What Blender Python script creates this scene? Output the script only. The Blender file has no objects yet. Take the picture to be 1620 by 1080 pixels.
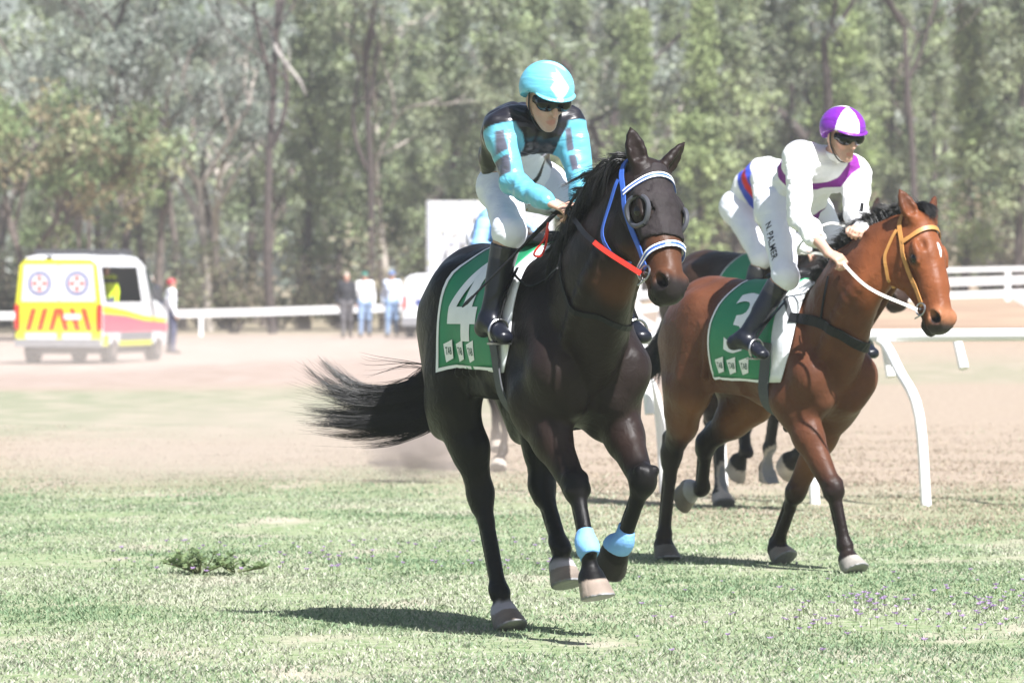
import bpy, bmesh, math, random
import numpy as np
from mathutils import Vector, Matrix
from mathutils.bvhtree import BVHTree

R = math.radians
scene = bpy.context.scene
COL = scene.collection
V = lambda *a: np.array(a, dtype=float)

# ------------------------------------------------------------------ camera
CAM_H, FPX, HORIZ = 1.445, 9000.0, 448.0          # photograph pixels (1620 x 1080)
cam_d = bpy.data.cameras.new('camera')
cam = bpy.data.objects.new('camera', cam_d); COL.objects.link(cam)
cam_d.sensor_width = 36.0
cam_d.lens = FPX * 36.0 / 1620.0
cam_d.clip_start, cam_d.clip_end = 0.5, 3000.0
PITCH = math.atan((540 - HORIZ) / FPX)
cam.location = (0, 0, CAM_H)
cam.rotation_euler = (R(90) - PITCH, 0, 0)
cam_d.dof.use_dof = True
cam_d.dof.focus_distance = 23.6
cam_d.dof.aperture_fstop = 7.1
scene.camera = cam
scene.render.resolution_x, scene.render.resolution_y = 1024, 682

# ------------------------------------------------------------------ world, sun, exposure
SUN_EL, SUN_AZ = 52.0, 34.0       # azimuth: degrees to the right of straight behind the camera
to_sun = Vector((math.sin(R(SUN_AZ)) * math.cos(R(SUN_EL)), -math.cos(R(SUN_AZ)) * math.cos(R(SUN_EL)), math.sin(R(SUN_EL))))
world = bpy.data.worlds.new('World'); scene.world = world; world.use_nodes = True
wn = world.node_tree
sky = wn.nodes.new('ShaderNodeTexSky'); sky.sky_type = 'NISHITA'; sky.sun_disc = False
sky.sun_elevation = R(SUN_EL)
sky.sun_rotation = math.atan2(to_sun.x, to_sun.y)
sky.dust_density = 2.0
bg = wn.nodes['Background']; bg.inputs['Strength'].default_value = 0.055
wn.links.new(sky.outputs[0], bg.inputs['Color'])
sun_d = bpy.data.lights.new('sun', 'SUN'); sun_d.energy = 5.0; sun_d.angle = R(0.53); sun_d.color = (1.0, 0.992, 0.985)
sun = bpy.data.objects.new('sun', sun_d); COL.objects.link(sun)
sun.rotation_euler = to_sun.to_track_quat('Z', 'Y').to_euler()
sun.location = (5, -10, 30)
vs = scene.view_settings
vs.view_transform = 'Standard'; vs.look = 'None'; vs.gamma = 1.0; vs.use_curve_mapping = False
vs.exposure = 1.32
scene.cycles.max_bounces = 7
scene.cycles.transparent_max_bounces = 12
scene.cycles.volume_bounces = 1

# ------------------------------------------------------------------ pixel helpers (photograph pixel -> point at a real depth)
_cp, _sp = math.cos(PITCH), math.sin(PITCH)
def ray(px, py):
    x, y, z = (px - 810) / FPX, (540 - py) / FPX, 1.0
    return V(x, z * _cp + y * _sp, y * _cp - z * _sp)
CAMP = V(0, 0, CAM_H)
def at(px, py, depth):
    d = ray(px, py); return CAMP + d * (depth / d[1])

class Frame:
    """a horse's own frame: f forward, l left, z up; heading turned theta out of the picture plane towards the camera"""
    def __init__(s, x, y, theta, z=0.0):
        s.o = V(x, y, z); t = R(theta); s.theta = t
        s.h = V(math.cos(t), -math.sin(t), 0); s.left = V(math.sin(t), math.cos(t), 0)
    def P(s, px, py, f):
        d = ray(px, py); t = (f + (s.o - CAMP) @ s.h) / (d @ s.h)
        return s.loc(CAMP + d * t)
    def loc(s, w):
        q = w - s.o; return V(q @ s.h, q @ s.left, q[2])
    def world(s, p):
        return s.o + s.h * p[0] + s.left * p[1] + V(0, 0, p[2])

# ------------------------------------------------------------------ object helpers
def tag(o, label=None, cat=None, group=None, kind=None):
    if label: o['label'] = label
    if cat: o['category'] = cat
    if group: o['group'] = group
    if kind: o['kind'] = kind
    return o
def empty(name, loc=(0, 0, 0), rz=0.0, label=None, cat=None, group=None):
    o = bpy.data.objects.new(name, None); COL.objects.link(o)
    o.location = loc; o.rotation_euler = (0, 0, rz); o.empty_display_size = .2
    return tag(o, label, cat, group)
def mesh_obj(name, verts, faces, mat=None, parent=None, smooth=True, colors=None, mats=None, fmat=None):
    me = bpy.data.meshes.new(name)
    verts = np.asarray(verts, dtype=np.float32)
    if isinstance(faces, np.ndarray) and faces.ndim == 2:
        n, k = faces.shape
        me.vertices.add(len(verts)); me.vertices.foreach_set('co', verts.ravel())
        me.loops.add(n * k); me.loops.foreach_set('vertex_index', faces.astype(np.int32).ravel())
        me.polygons.add(n)
        me.polygons.foreach_set('loop_start', np.arange(0, n * k, k, dtype=np.int32))
        me.polygons.foreach_set('loop_total', np.full(n, k, dtype=np.int32))
        me.update(calc_edges=True)
    else:
        me.from_pydata([tuple(map(float, v)) for v in verts], [], [tuple(int(i) for i in f) for f in faces]); me.update()
    if smooth: me.polygons.foreach_set('use_smooth', np.ones(len(me.polygons), dtype=bool))
    if colors is not None:
        ca = me.color_attributes.new('col', 'FLOAT_COLOR', 'POINT')
        c = np.ones((len(verts), 4), dtype=np.float32); c[:, :3] = colors
        ca.data.foreach_set('color', c.ravel())
    if mats:
        for m in mats: me.materials.append(m)
        if fmat is not None: me.polygons.foreach_set('material_index', np.asarray(fmat, dtype=np.int32))
    elif mat: me.materials.append(mat)
    o = bpy.data.objects.new(name, me); COL.objects.link(o)
    if parent is not None: o.parent = parent
    return o

class MB:
    """collects simple shapes into one mesh"""
    def __init__(s): s.v, s.f = [], []
    def add(s, vs, fs):
        n = len(s.v); s.v += [tuple(map(float, v)) for v in vs]; s.f += [tuple(int(i) + n for i in f) for f in fs]; return s
    def box(s, c, d, rot=None):
        c, d = np.array(c, float), np.array(d, float) / 2
        pts = [V(x, y, z) * d for x in (-1, 1) for y in (-1, 1) for z in (-1, 1)]
        if rot is not None: pts = [rot @ p for p in pts]
        return s.add([c + p for p in pts], [(0, 1, 3, 2), (4, 6, 7, 5), (0, 4, 5, 1), (2, 3, 7, 6), (0, 2, 6, 4), (1, 5, 7, 3)])
    def hull8(s, pts):
        return s.add(pts, [(0, 1, 3, 2), (4, 6, 7, 5), (0, 4, 5, 1), (2, 3, 7, 6), (0, 2, 6, 4), (1, 5, 7, 3)])
    def tube(s, pts, rad, n=10, caps=True):
        pts = [np.array(p, float) for p in pts]
        if not hasattr(rad, '__len__'): rad = [rad] * len(pts)
        vs, fs = [], []; ref = None
        for i, p in enumerate(pts):
            t = pts[min(i + 1, len(pts) - 1)] - pts[max(i - 1, 0)]; t = t / (np.linalg.norm(t) + 1e-9)
            if ref is None: ref = V(0, 0, 1) if abs(t[2]) < .9 else V(1, 0, 0)
            u = np.cross(t, ref); u /= np.linalg.norm(u) + 1e-9; w = np.cross(u, t); ref = w
            for k in range(n):
                a = 2 * math.pi * k / n; vs.append(p + rad[i] * (math.cos(a) * u + math.sin(a) * w))
        for i in range(len(pts) - 1):
            for k in range(n):
                a, b = i * n + k, i * n + (k + 1) % n; fs.append((a, b, b + n, a + n))
        if caps:
            fs.append(tuple(range(n))[::-1]); fs.append(tuple((len(pts) - 1) * n + k for k in range(n)))
        return s.add(vs, fs)
    def build(s, name, mat, parent=None, smooth=True):
        o = mesh_obj(name, s.v, s.f, mat, parent, smooth)
        if smooth:
            try: o.data.set_sharp_from_angle(angle=R(38))
            except Exception: pass
        return o

def catmull(pts, n):
    pts = [np.array(p, float) for p in pts]
    if len(pts) < 3:
        return [pts[0] + (pts[-1] - pts[0]) * i / (n - 1) for i in range(n)]
    e = [2 * pts[0] - pts[1]] + pts + [2 * pts[-1] - pts[-2]]
    out = []
    for i in range(n):
        u = i / (n - 1) * (len(pts) - 1); k = min(int(u), len(pts) - 2); t = u - k
        a, b, c, d = e[k:k + 4]
        out.append(.5 * ((2 * b) + (c - a) * t + (2 * a - 5 * b + 4 * c - d) * t * t + (3 * b - a - 3 * c + d) * t ** 3))
    return out

# ------------------------------------------------------------------ signed-distance bodies -> one continuous mesh
def _n(v):
    v = np.asarray(v, float); return v / (np.linalg.norm(v) + 1e-12)
class Body:
    def __init__(s): s.p = []
    def bone(s, a, b, ra, rb=None, k=.05, lat=(0, 1, 0), sub=False, tag=''):
        if rb is None: rb = ra
        ra = (ra, ra) if np.isscalar(ra) else ra; rb = (rb, rb) if np.isscalar(rb) else rb
        s.p.append(dict(t='b', a=np.array(a, float), b=np.array(b, float), ra=ra, rb=rb, k=k, lat=np.array(lat, float), sub=sub, tag=tag)); return s
    def chain(s, pts, rads, k=.05, lat=(0, 1, 0), tag=''):
        for i in range(len(pts) - 1): s.bone(pts[i], pts[i + 1], rads[i], rads[i + 1], k if i == 0 else min(k, .03), lat, tag=tag)
        return s
    def ell(s, c, r, k=.04, axes=None, sub=False, tag=''):
        r = (r, r, r) if np.isscalar(r) else r
        axes = np.eye(3) if axes is None else np.array([_n(x) for x in axes])
        s.p.append(dict(t='e', c=np.array(c, float), r=np.array(r, float), ax=axes, k=k, sub=sub, tag=tag)); return s
    @staticmethod
    def dist(p, X):
        if p['t'] == 'e':
            q = (X - p['c']) @ p['ax'].T
            k0 = np.sqrt(((q / p['r']) ** 2).sum(-1)) + 1e-9; k1 = np.sqrt(((q / p['r'] ** 2) ** 2).sum(-1)) + 1e-9
            return k0 * (k0 - 1) / k1
        a, b = p['a'], p['b']; ab = b - a; L = np.linalg.norm(ab) + 1e-9; w = ab / L
        u = p['lat'] - w * (p['lat'] @ w)
        if np.linalg.norm(u) < 1e-3: u = np.cross(w, V(1, 0.1, 0))
        u = _n(u); v = np.cross(w, u)
        q = X - a; tw = q @ w; t = np.clip(tw / L, 0, 1)
        ru = p['ra'][0] + (p['rb'][0] - p['ra'][0]) * t; rv = p['ra'][1] + (p['rb'][1] - p['ra'][1]) * t
        rw = np.minimum(ru, rv)
        du, dv, dw = q @ u, q @ v, tw - t * L
        k0 = np.sqrt((du / ru) ** 2 + (dv / rv) ** 2 + (dw / rw) ** 2) + 1e-9
        k1 = np.sqrt((du / ru ** 2) ** 2 + (dv / rv ** 2) ** 2 + (dw / rw ** 2) ** 2) + 1e-9
        return k0 * (k0 - 1) / k1
    @staticmethod
    def box(p):
        if p['t'] == 'e':
            m = max(p['r']); return p['c'] - m, p['c'] + m
        m = max(max(p['ra']), max(p['rb'])); return np.minimum(p['a'], p['b']) - m, np.maximum(p['a'], p['b']) + m
    def value(s, X, prims=None):
        D = np.full(len(X), 9.0)
        for p in (s.p if prims is None else prims):
            d = s.dist(p, X); k = p['k']
            if p['sub']:
                h = np.maximum(k - np.abs(D + d), 0) / k; D = np.maximum(D, -d) + h * h * k / 4
            else:
                h = np.maximum(k - np.abs(D - d), 0) / k; D = np.minimum(D, d) - h * h * k / 4
        return D
    def grid(s, h, off=0.0, prims=None, post=None, pad=.03, skin=None, cut=None):
        P = s.p if prims is None else prims
        bs = [s.box(p) for p in P if not p['sub']]
        lo = np.min([b[0] for b in bs], 0) - pad - off; hi = np.max([b[1] for b in bs], 0) + pad + off
        n = np.ceil((hi - lo) / h).astype(int) + 1
        D = np.full(n, .25, dtype=np.float32)
        ax = [lo[i] + h * np.arange(n[i]) for i in range(3)]
        for p in P:
            b0, b1 = s.box(p); m = p['k'] * .6 + .03 + off
            i0 = np.clip(((b0 - m - lo) / h).astype(int), 0, n - 1); i1 = np.clip(np.ceil((b1 + m - lo) / h).astype(int) + 1, 1, n)
            if (i1 <= i0).any(): continue
            sl = tuple(slice(i0[i], i1[i]) for i in range(3))
            X = np.stack(np.meshgrid(*[ax[i][sl[i]] for i in range(3)], indexing='ij'), -1)
            d = s.dist(p, X); A = D[sl]; k = p['k']
            if p['sub']:
                hh = np.maximum(k - np.abs(A + d), 0) / k; D[sl] = np.maximum(A, -d) + hh * hh * k / 4
            else:
                hh = np.maximum(k - np.abs(A - d), 0) / k; D[sl] = np.minimum(A, d) - hh * hh * k / 4
        if off: D -= np.float32(off)
        for fn, near in ((skin, np.abs(D) < .02 if skin else None), (post, D < .05 if post else None)):
            if fn is not None: D[near] = fn(lo + np.argwhere(near) * h, D[near])
        if cut is not None:
            near = D < .03; D[near] = np.maximum(D[near], cut(lo + np.argwhere(near) * h))
        return D, lo, h
def nets(D, lo, h, relax=1):
    s = D < 0; n = D.shape
    c = np.zeros([x - 1 for x in n], dtype=np.int8)
    for i in (0, 1):
        for j in (0, 1):
            for k in (0, 1): c += s[i:n[0] - 1 + i, j:n[1] - 1 + j, k:n[2] - 1 + k]
    act = (c > 0) & (c < 8); I = np.argwhere(act)
    idx = np.full(act.shape, -1, dtype=np.int32); idx[act] = np.arange(len(I))
    acc = np.zeros((len(I), 3)); cnt = np.zeros(len(I))
    corners = [(i, j, k) for i in (0, 1) for j in (0, 1) for k in (0, 1)]
    vals = {q: D[I[:, 0] + q[0], I[:, 1] + q[1], I[:, 2] + q[2]] for q in corners}
    for q in corners:
        for a in range(3):
            if q[a] == 0:
                r = list(q); r[a] = 1; r = tuple(r); d0, d1 = vals[q], vals[r]; m = (d0 < 0) != (d1 < 0)
                t = np.where(m, d0 / np.where(m, d0 - d1, 1), 0)
                pos = np.repeat(np.array([q], float), len(I), 0); pos[:, a] = t
                acc[m] += pos[m]; cnt[m] += 1
    Vv = lo + h * (I + acc / np.maximum(cnt, 1)[:, None])
    F = []
    for a in range(3):
        b, cc = (a + 1) % 3, (a + 2) % 3
        sl0 = [slice(None)] * 3; sl1 = [slice(None)] * 3; sl0[a] = slice(0, n[a] - 1); sl1[a] = slice(1, n[a])
        s0, s1 = s[tuple(sl0)], s[tuple(sl1)]
        E = np.argwhere(s0 != s1); E = E[(E[:, b] > 0) & (E[:, cc] > 0) & (E[:, b] < n[b] - 1) & (E[:, cc] < n[cc] - 1)]
        inside = s0[E[:, 0], E[:, 1], E[:, 2]]
        def g(ob, oc):
            q = E.copy(); q[:, b] += ob; q[:, cc] += oc; return idx[q[:, 0], q[:, 1], q[:, 2]]
        quad = np.stack([g(-1, -1), g(0, -1), g(0, 0), g(-1, 0)], 1)
        quad[~inside] = quad[~inside][:, ::-1]
        F.append(quad)
    F = np.concatenate(F); F = F[(F >= 0).all(1)]
    for _ in range(relax):
        S = np.zeros_like(Vv); N = np.zeros(len(Vv))
        for a, b in ((0, 1), (1, 2), (2, 3), (3, 0)):
            np.add.at(S, F[:, a], Vv[F[:, b]]); np.add.at(S, F[:, b], Vv[F[:, a]]); np.add.at(N, F[:, a], 1); np.add.at(N, F[:, b], 1)
        Vv = Vv * .5 + .5 * S / np.maximum(N, 1)[:, None]
    return Vv, F
def fnoise(X, sc, seed=0):
    """cheap smooth pseudo-noise, about -1..1"""
    r = np.random.RandomState(seed); out = 0
    for i in range(5):
        d = r.normal(size=3); d /= np.linalg.norm(d); d2 = r.normal(size=3); d2 /= np.linalg.norm(d2)
        out = out + np.sin(X @ d * sc * (1 + .35 * i) + 1.7 * np.sin(X @ d2 * sc * .6 + r.rand() * 6) + r.rand() * 6)
    return out / 3.2
def sstep(x, a, b):
    t = np.clip((x - a) / (b - a), 0, 1); return t * t * (3 - 2 * t)
def mix(c0, c1, w):
    w = np.asarray(w)[:, None]; return c0 * (1 - w) + np.asarray(c1) * w

# ------------------------------------------------------------------ materials
def nodemat(name):
    m = bpy.data.materials.new(name); m.use_nodes = True; nt = m.node_tree
    return m, nt, nt.nodes['Principled BSDF']
def mat(name, color, rough=.6, spec=.5, metal=0, noise=.12, nscale=12, bump=0.0, bscale=60, sheen=0, coat=0, attr=False, trans=0):
    m, nt, b = nodemat(name); N, L = nt.nodes, nt.links
    tc = N.new('ShaderNodeTexCoord'); nz = N.new('ShaderNodeTexNoise'); nz.inputs['Scale'].default_value = nscale; nz.inputs['Detail'].default_value = 5
    L.new(tc.outputs['Object'], nz.inputs['Vector'])
    mp = N.new('ShaderNodeMapRange'); mp.inputs[1].default_value = .3; mp.inputs[2].default_value = .7; mp.inputs[3].default_value = 1 - noise; mp.inputs[4].default_value = 1 + noise
    L.new(nz.outputs['Fac'], mp.inputs[0])
    mx = N.new('ShaderNodeMix'); mx.data_type = 'RGBA'; mx.blend_type = 'MULTIPLY'; mx.inputs['Factor'].default_value = 1
    if attr:
        at_ = N.new('ShaderNodeAttribute'); at_.attribute_name = 'col'; L.new(at_.outputs['Color'], mx.inputs['A'])
    else: mx.inputs['A'].default_value = (*color, 1)
    L.new(mp.outputs[0], mx.inputs['B']); L.new(mx.outputs['Result'], b.inputs['Base Color'])
    b.inputs['Roughness'].default_value = rough; b.inputs['Specular IOR Level'].default_value = spec; b.inputs['Metallic'].default_value = metal
    if sheen: b.inputs['Sheen Weight'].default_value = sheen
    if coat: b.inputs['Coat Weight'].default_value = coat
    if trans: b.inputs['Transmission Weight'].default_value = trans
    if bump:
        n2 = N.new('ShaderNodeTexNoise'); n2.inputs['Scale'].default_value = bscale; n2.inputs['Detail'].default_value = 4
        L.new(tc.outputs['Object'], n2.inputs['Vector'])
        bp = N.new('ShaderNodeBump'); bp.inputs['Strength'].default_value = bump; bp.inputs['Distance'].default_value = .01
        L.new(n2.outputs['Fac'], bp.inputs['Height']); L.new(bp.outputs[0], b.inputs['Normal'])
    return m
# ------------------------------------------------------------------ shared materials
M = {}
M['coat'] = None
def coat_mat(name, rough):
    m = mat(name, (0, 0, 0), rough=rough, spec=.14, noise=.16, nscale=9, bump=.12, bscale=240, attr=True)
    nt = m.node_tree; N, L = nt.nodes, nt.links; b = N['Principled BSDF']
    # short hair: fine streaks that break the highlight, plus faint veins and skin folds
    tc = N.new('ShaderNodeTexCoord'); mpn = N.new('ShaderNodeMapping'); mpn.inputs['Scale'].default_value = (160, 700, 420)
    nz = N.new('ShaderNodeTexNoise'); nz.inputs['Scale'].default_value = 1.0; nz.inputs['Detail'].default_value = 3
    L.new(tc.outputs['Object'], mpn.inputs[0]); L.new(mpn.outputs[0], nz.inputs['Vector'])
    n3 = N.new('ShaderNodeTexNoise'); n3.inputs['Scale'].default_value = 20; n3.inputs['Detail'].default_value = 7; n3.inputs['Distortion'].default_value = .8
    L.new(tc.outputs['Object'], n3.inputs['Vector'])
    ad = N.new('ShaderNodeMath'); ad.operation = 'MULTIPLY_ADD'; ad.inputs[1].default_value = .10
    L.new(nz.outputs['Fac'], ad.inputs[0]); L.new(n3.outputs['Fac'], ad.inputs[2])
    bp = N.new('ShaderNodeBump'); bp.inputs['Strength'].default_value = .42; bp.inputs['Distance'].default_value = .012
    L.new(ad.outputs[0], bp.inputs['Height']); L.new(bp.outputs[0], b.inputs['Normal'])
    mr = N.new('ShaderNodeMapRange'); mr.inputs[1].default_value = .35; mr.inputs[2].default_value = .65
    mr.inputs[3].default_value = rough - .08; mr.inputs[4].default_value = rough + .12
    L.new(nz.outputs['Fac'], mr.inputs[0]); L.new(mr.outputs[0], b.inputs['Roughness'])
    vo = N.new('ShaderNodeTexVoronoi'); vo.feature = 'DISTANCE_TO_EDGE'; vo.inputs['Scale'].default_value = 5.5
    nw = N.new('ShaderNodeTexNoise'); nw.inputs['Scale'].default_value = 6; nw.inputs['Detail'].default_value = 2; L.new(tc.outputs['Object'], nw.inputs['Vector'])
    vm = N.new('ShaderNodeVectorMath'); vm.operation = 'MULTIPLY_ADD'; vm.inputs[1].default_value = (.22, .22, .22); L.new(nw.outputs['Color'], vm.inputs[0]); L.new(tc.outputs['Object'], vm.inputs[2]); L.new(vm.outputs[0], vo.inputs['Vector'])
    vr = N.new('ShaderNodeMapRange'); vr.interpolation_type = 'SMOOTHSTEP'; vr.inputs[1].default_value = .07; vr.inputs[2].default_value = .0; L.new(vo.outputs['Distance'], vr.inputs[0])
    nk = N.new('ShaderNodeTexNoise'); nk.inputs['Scale'].default_value = 2.6; L.new(tc.outputs['Object'], nk.inputs['Vector'])
    kr = N.new('ShaderNodeMapRange'); kr.inputs[1].default_value = .48; kr.inputs[2].default_value = .62; L.new(nk.outputs['Fac'], kr.inputs[0])
    vk = N.new('ShaderNodeMath'); vk.operation = 'MULTIPLY'; L.new(vr.outputs[0], vk.inputs[0]); L.new(kr.outputs[0], vk.inputs[1])
    b2 = N.new('ShaderNodeBump'); b2.inputs['Strength'].default_value = .13; b2.inputs['Distance'].default_value = .006
    L.new(vk.outputs[0], b2.inputs['Height']); L.new(bp.outputs[0], b2.inputs['Normal']); L.new(b2.outputs[0], b.inputs['Normal'])
    # dust lying on the coat
    geo = N.new('ShaderNodeTexNoise'); geo.inputs['Scale'].default_value = 3.2; geo.inputs['Detail'].default_value = 6; L.new(tc.outputs['Object'], geo.inputs['Vector'])
    dr = N.new('ShaderNodeMapRange'); dr.inputs[1].default_value = .52; dr.inputs[2].default_value = .80; dr.inputs[3].default_value = 0; dr.inputs[4].default_value = .05; L.new(geo.outputs['Fac'], dr.inputs[0])
    dm = N.new('ShaderNodeMix'); dm.data_type = 'RGBA'; dm.inputs['B'].default_value = (.20, .155, .12, 1); L.new(dr.outputs[0], dm.inputs['Factor'])
    src = b.inputs['Base Color'].links[0].from_socket; L.new(src, dm.inputs['A']); L.new(dm.outputs['Result'], b.inputs['Base Color'])
    return m
M['coat'] = coat_mat('coat', .41)
M['hair_black'] = mat('hair_black', (.007, .0062, .007), rough=.42, spec=.5, noise=.3)
M['eye'] = mat('eye', (.004, .003, .0025), rough=.10, spec=.4, noise=0)
M['leather_black'] = mat('leather_black', (.010, .010, .012), rough=.45, spec=.25, noise=.2, bump=.1, bscale=300)
M['leather_boot'] = mat('leather_boot', (.006, .007, .014), rough=.2, spec=.6, noise=.2, bump=.08, bscale=60)
M['leather_tan'] = mat('leather_tan', (.42, .20, .055), rough=.5, noise=.18)
M['nylon_blue'] = mat('nylon_blue', (.035, .10, .42), rough=.45, noise=.12)
M['pale_blue'] = mat('pale_blue', (.30, .48, .80), rough=.5, noise=.08)
M['white_trim'] = mat('white_trim', (.78, .78, .78), rough=.5, noise=.05)
M['steel'] = mat('steel', (.36, .36, .37), rough=.3, metal=1, noise=.1)
M['red_rubber'] = mat('red_rubber', (.62, .03, .016), rough=.5, noise=.1)
M['web_white'] = mat('web_white', (.75, .73, .68), rough=.6, noise=.1)
M['girth'] = mat('girth', (.060, .063, .070), rough=.75, noise=.12, bump=.3, bscale=400)
M['webbing_black'] = mat('webbing_black', (.010, .0105, .013), rough=.6, spec=.2, noise=.2)
M['cloth_green'] = mat('cloth_green', (.008, .205, .085), rough=.55, noise=.06, bump=.15, bscale=25)
M['cloth_white'] = mat('cloth_white', (.76, .77, .80), rough=.65, noise=.04, bump=.15, bscale=40)
M['cloth_blue'] = mat('cloth_blue', (.03, .06, .24), rough=.65, noise=.1)
M['bandage'] = mat('bandage', (.17, .38, .72), rough=.75, noise=.12, bump=.12, bscale=90)
M['hood'] = mat('hood', (.020, .0155, .0165), rough=.7, spec=.2, noise=.18, bump=.5, bscale=55)
M['hood_rim'] = mat('hood_rim', (.055, .056, .066), rough=.35, noise=.2)

def head_prims(B, O, eu, en, ew, S=1.0, earR=None, earL=None, mouth=0.0, UF=1.0):
    """horse head: u from poll to nose, n out of the forehead, w to the left"""
    def p(u, n, w=0): return O + S * (eu * u * UF + en * n + ew * w)
    lat = ew; ax = (eu, en, ew)
    b0 = len(B.p)
    B.bone(p(.0, -.035), p(.17, -.028), (.076 * S, .092 * S), (.098 * S, .095 * S), k=.05, lat=lat)
    B.bone(p(.17, -.022), p(.36, -.012), (.096 * S, .084 * S), (.072 * S, .068 * S), k=.03, lat=lat)
    B.bone(p(.36, -.014), p(.545, -.022), (.070 * S, .064 * S), (.058 * S, .054 * S), k=.03, lat=lat)
    B.bone(p(.20, .040), p(.50, .026), (.030 * S, .012 * S), (.028 * S, .012 * S), k=.04, lat=lat)      # nasal bone
    for sgn in (-1, 1):
        B.ell(p(.195, -.118, .056 * sgn), (.125 * S, .110 * S, .040 * S), k=.04, axes=ax)                   # cheek
        B.bone(p(.26, -.04, .078 * sgn), p(.40, -.034, .056 * sgn), (.012 * S, .012 * S), (.009 * S, .009 * S), k=.025)   # facial crest
        B.ell(p(.170, .012, .092 * sgn), (.050 * S, .024 * S, .026 * S), k=.022, axes=ax); B.bone(p(.19, -.040, .088 * sgn), p(.25, -.036, .084 * sgn), .010 * S, k=.02)                    # brow
        B.ell(p(.215, -.012, .086 * sgn), (.036 * S, .030 * S, .026 * S), k=.018, axes=ax)                     # eye bulge
        B.ell(p(.150, .034, .072 * sgn), (.022, .010, .016), k=.03, axes=ax, sub=True)
        B.ell(p(.30, -.070, .084 * sgn), (.06, .022, .016), k=.05, axes=ax, sub=True)
    for sgn in (-1, 1): B.bone(p(.183, .016, .104 * sgn), p(.247, .010, .100 * sgn), .0095 * S, k=.010); B.bone(p(.188, -.036, .100 * sgn), p(.245, -.032, .097 * sgn), .008 * S, k=.010)
    B.bone(p(.19, -.205), p(.46, -.092), (.046 * S, .034 * S), (.036 * S, .030 * S), k=.04, lat=lat)        # lower jaw
    B.bone(p(.44, -.075), p(.56, -.060), (.050 * S, .046 * S), (.052 * S, .044 * S), k=.03, lat=lat)
    B.bone(p(.22, -.085), p(.47, -.062), (.062 * S, .060 * S), (.050 * S, .048 * S), k=.03, lat=lat)
    B.ell(p(.560, -.020), (.048 * S, .056 * S, .064 * S), k=.03, axes=ax)                                    # muzzle
    B.ell(p(.594, -.034), (.032 * S, .046 * S, .058 * S), k=.025, axes=ax)                                    # upper lip
    B.ell(p(.575 + .01 * mouth, -.088 - .02 * mouth), (.036 * S, .024 * S, .036 * S), k=.014, axes=ax)         # lower lip
    B.ell(p(.548 + .005 * mouth, -.105 - .02 * mouth), (.030 * S, .022 * S, .030 * S), k=.02, axes=ax)          # chin
    for sgn in (-1, 1):
        B.ell(p(.552, .004, .048 * sgn), (.048 * S, .038 * S, .026 * S), k=.015, axes=ax)                       # nostril wing
        B.ell(p(.562, .002, .070 * sgn), (.042 * S, .025 * S, .034 * S), k=.007, axes=(eu * .9 + en * .45, en * .9 - eu * .45, ew), sub=True)
        B.bone(p(.47, -.070, .062 * sgn), p(.60, -.064, .036 * sgn), (.006 * S, .006 * S), k=.010, sub=True)    # mouth line
    hp = B.p[b0:]
    eb = len(B.p)
    for sgn, ed in ((-1, earR), (1, earL)):
        base = p(-.030, .010, .066 * sgn)
        d = _n(ed if ed is not None else (-eu * .88 + en * .04 + ew * .40 * sgn))
        fl = _n(np.cross(d, ew * sgn * .55 + en * .8)); face = _n(np.cross(fl, d))
        if face @ (en + ew * sgn * .4) < 0: face = -face
        m1, m2, m3, tip = base + d * .040 * S, base + d * .076 * S, base + d * .112 * S, base + d * .142 * S
        B.bone(base - d * .02, m1, (.034 * S, .034 * S), (.042 * S, .030 * S), k=.03, lat=fl)
        B.bone(m1, m2, (.042 * S, .030 * S), (.038 * S, .022 * S), k=.012, lat=fl)
        B.bone(m2, m3, (.038 * S, .022 * S), (.024 * S, .015 * S), k=.012, lat=fl)
        B.bone(m3, tip, (.024 * S, .015 * S), (.007 * S, .007 * S), k=.012, lat=fl)
        B.bone(m1 - d * .015 + face * .030 * S, m2 + d * .035 + face * .020 * S, (.026 * S, .020 * S), (.014 * S, .010 * S), k=.012, lat=fl, sub=True)
    return p, hp, B.p[eb:]

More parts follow.
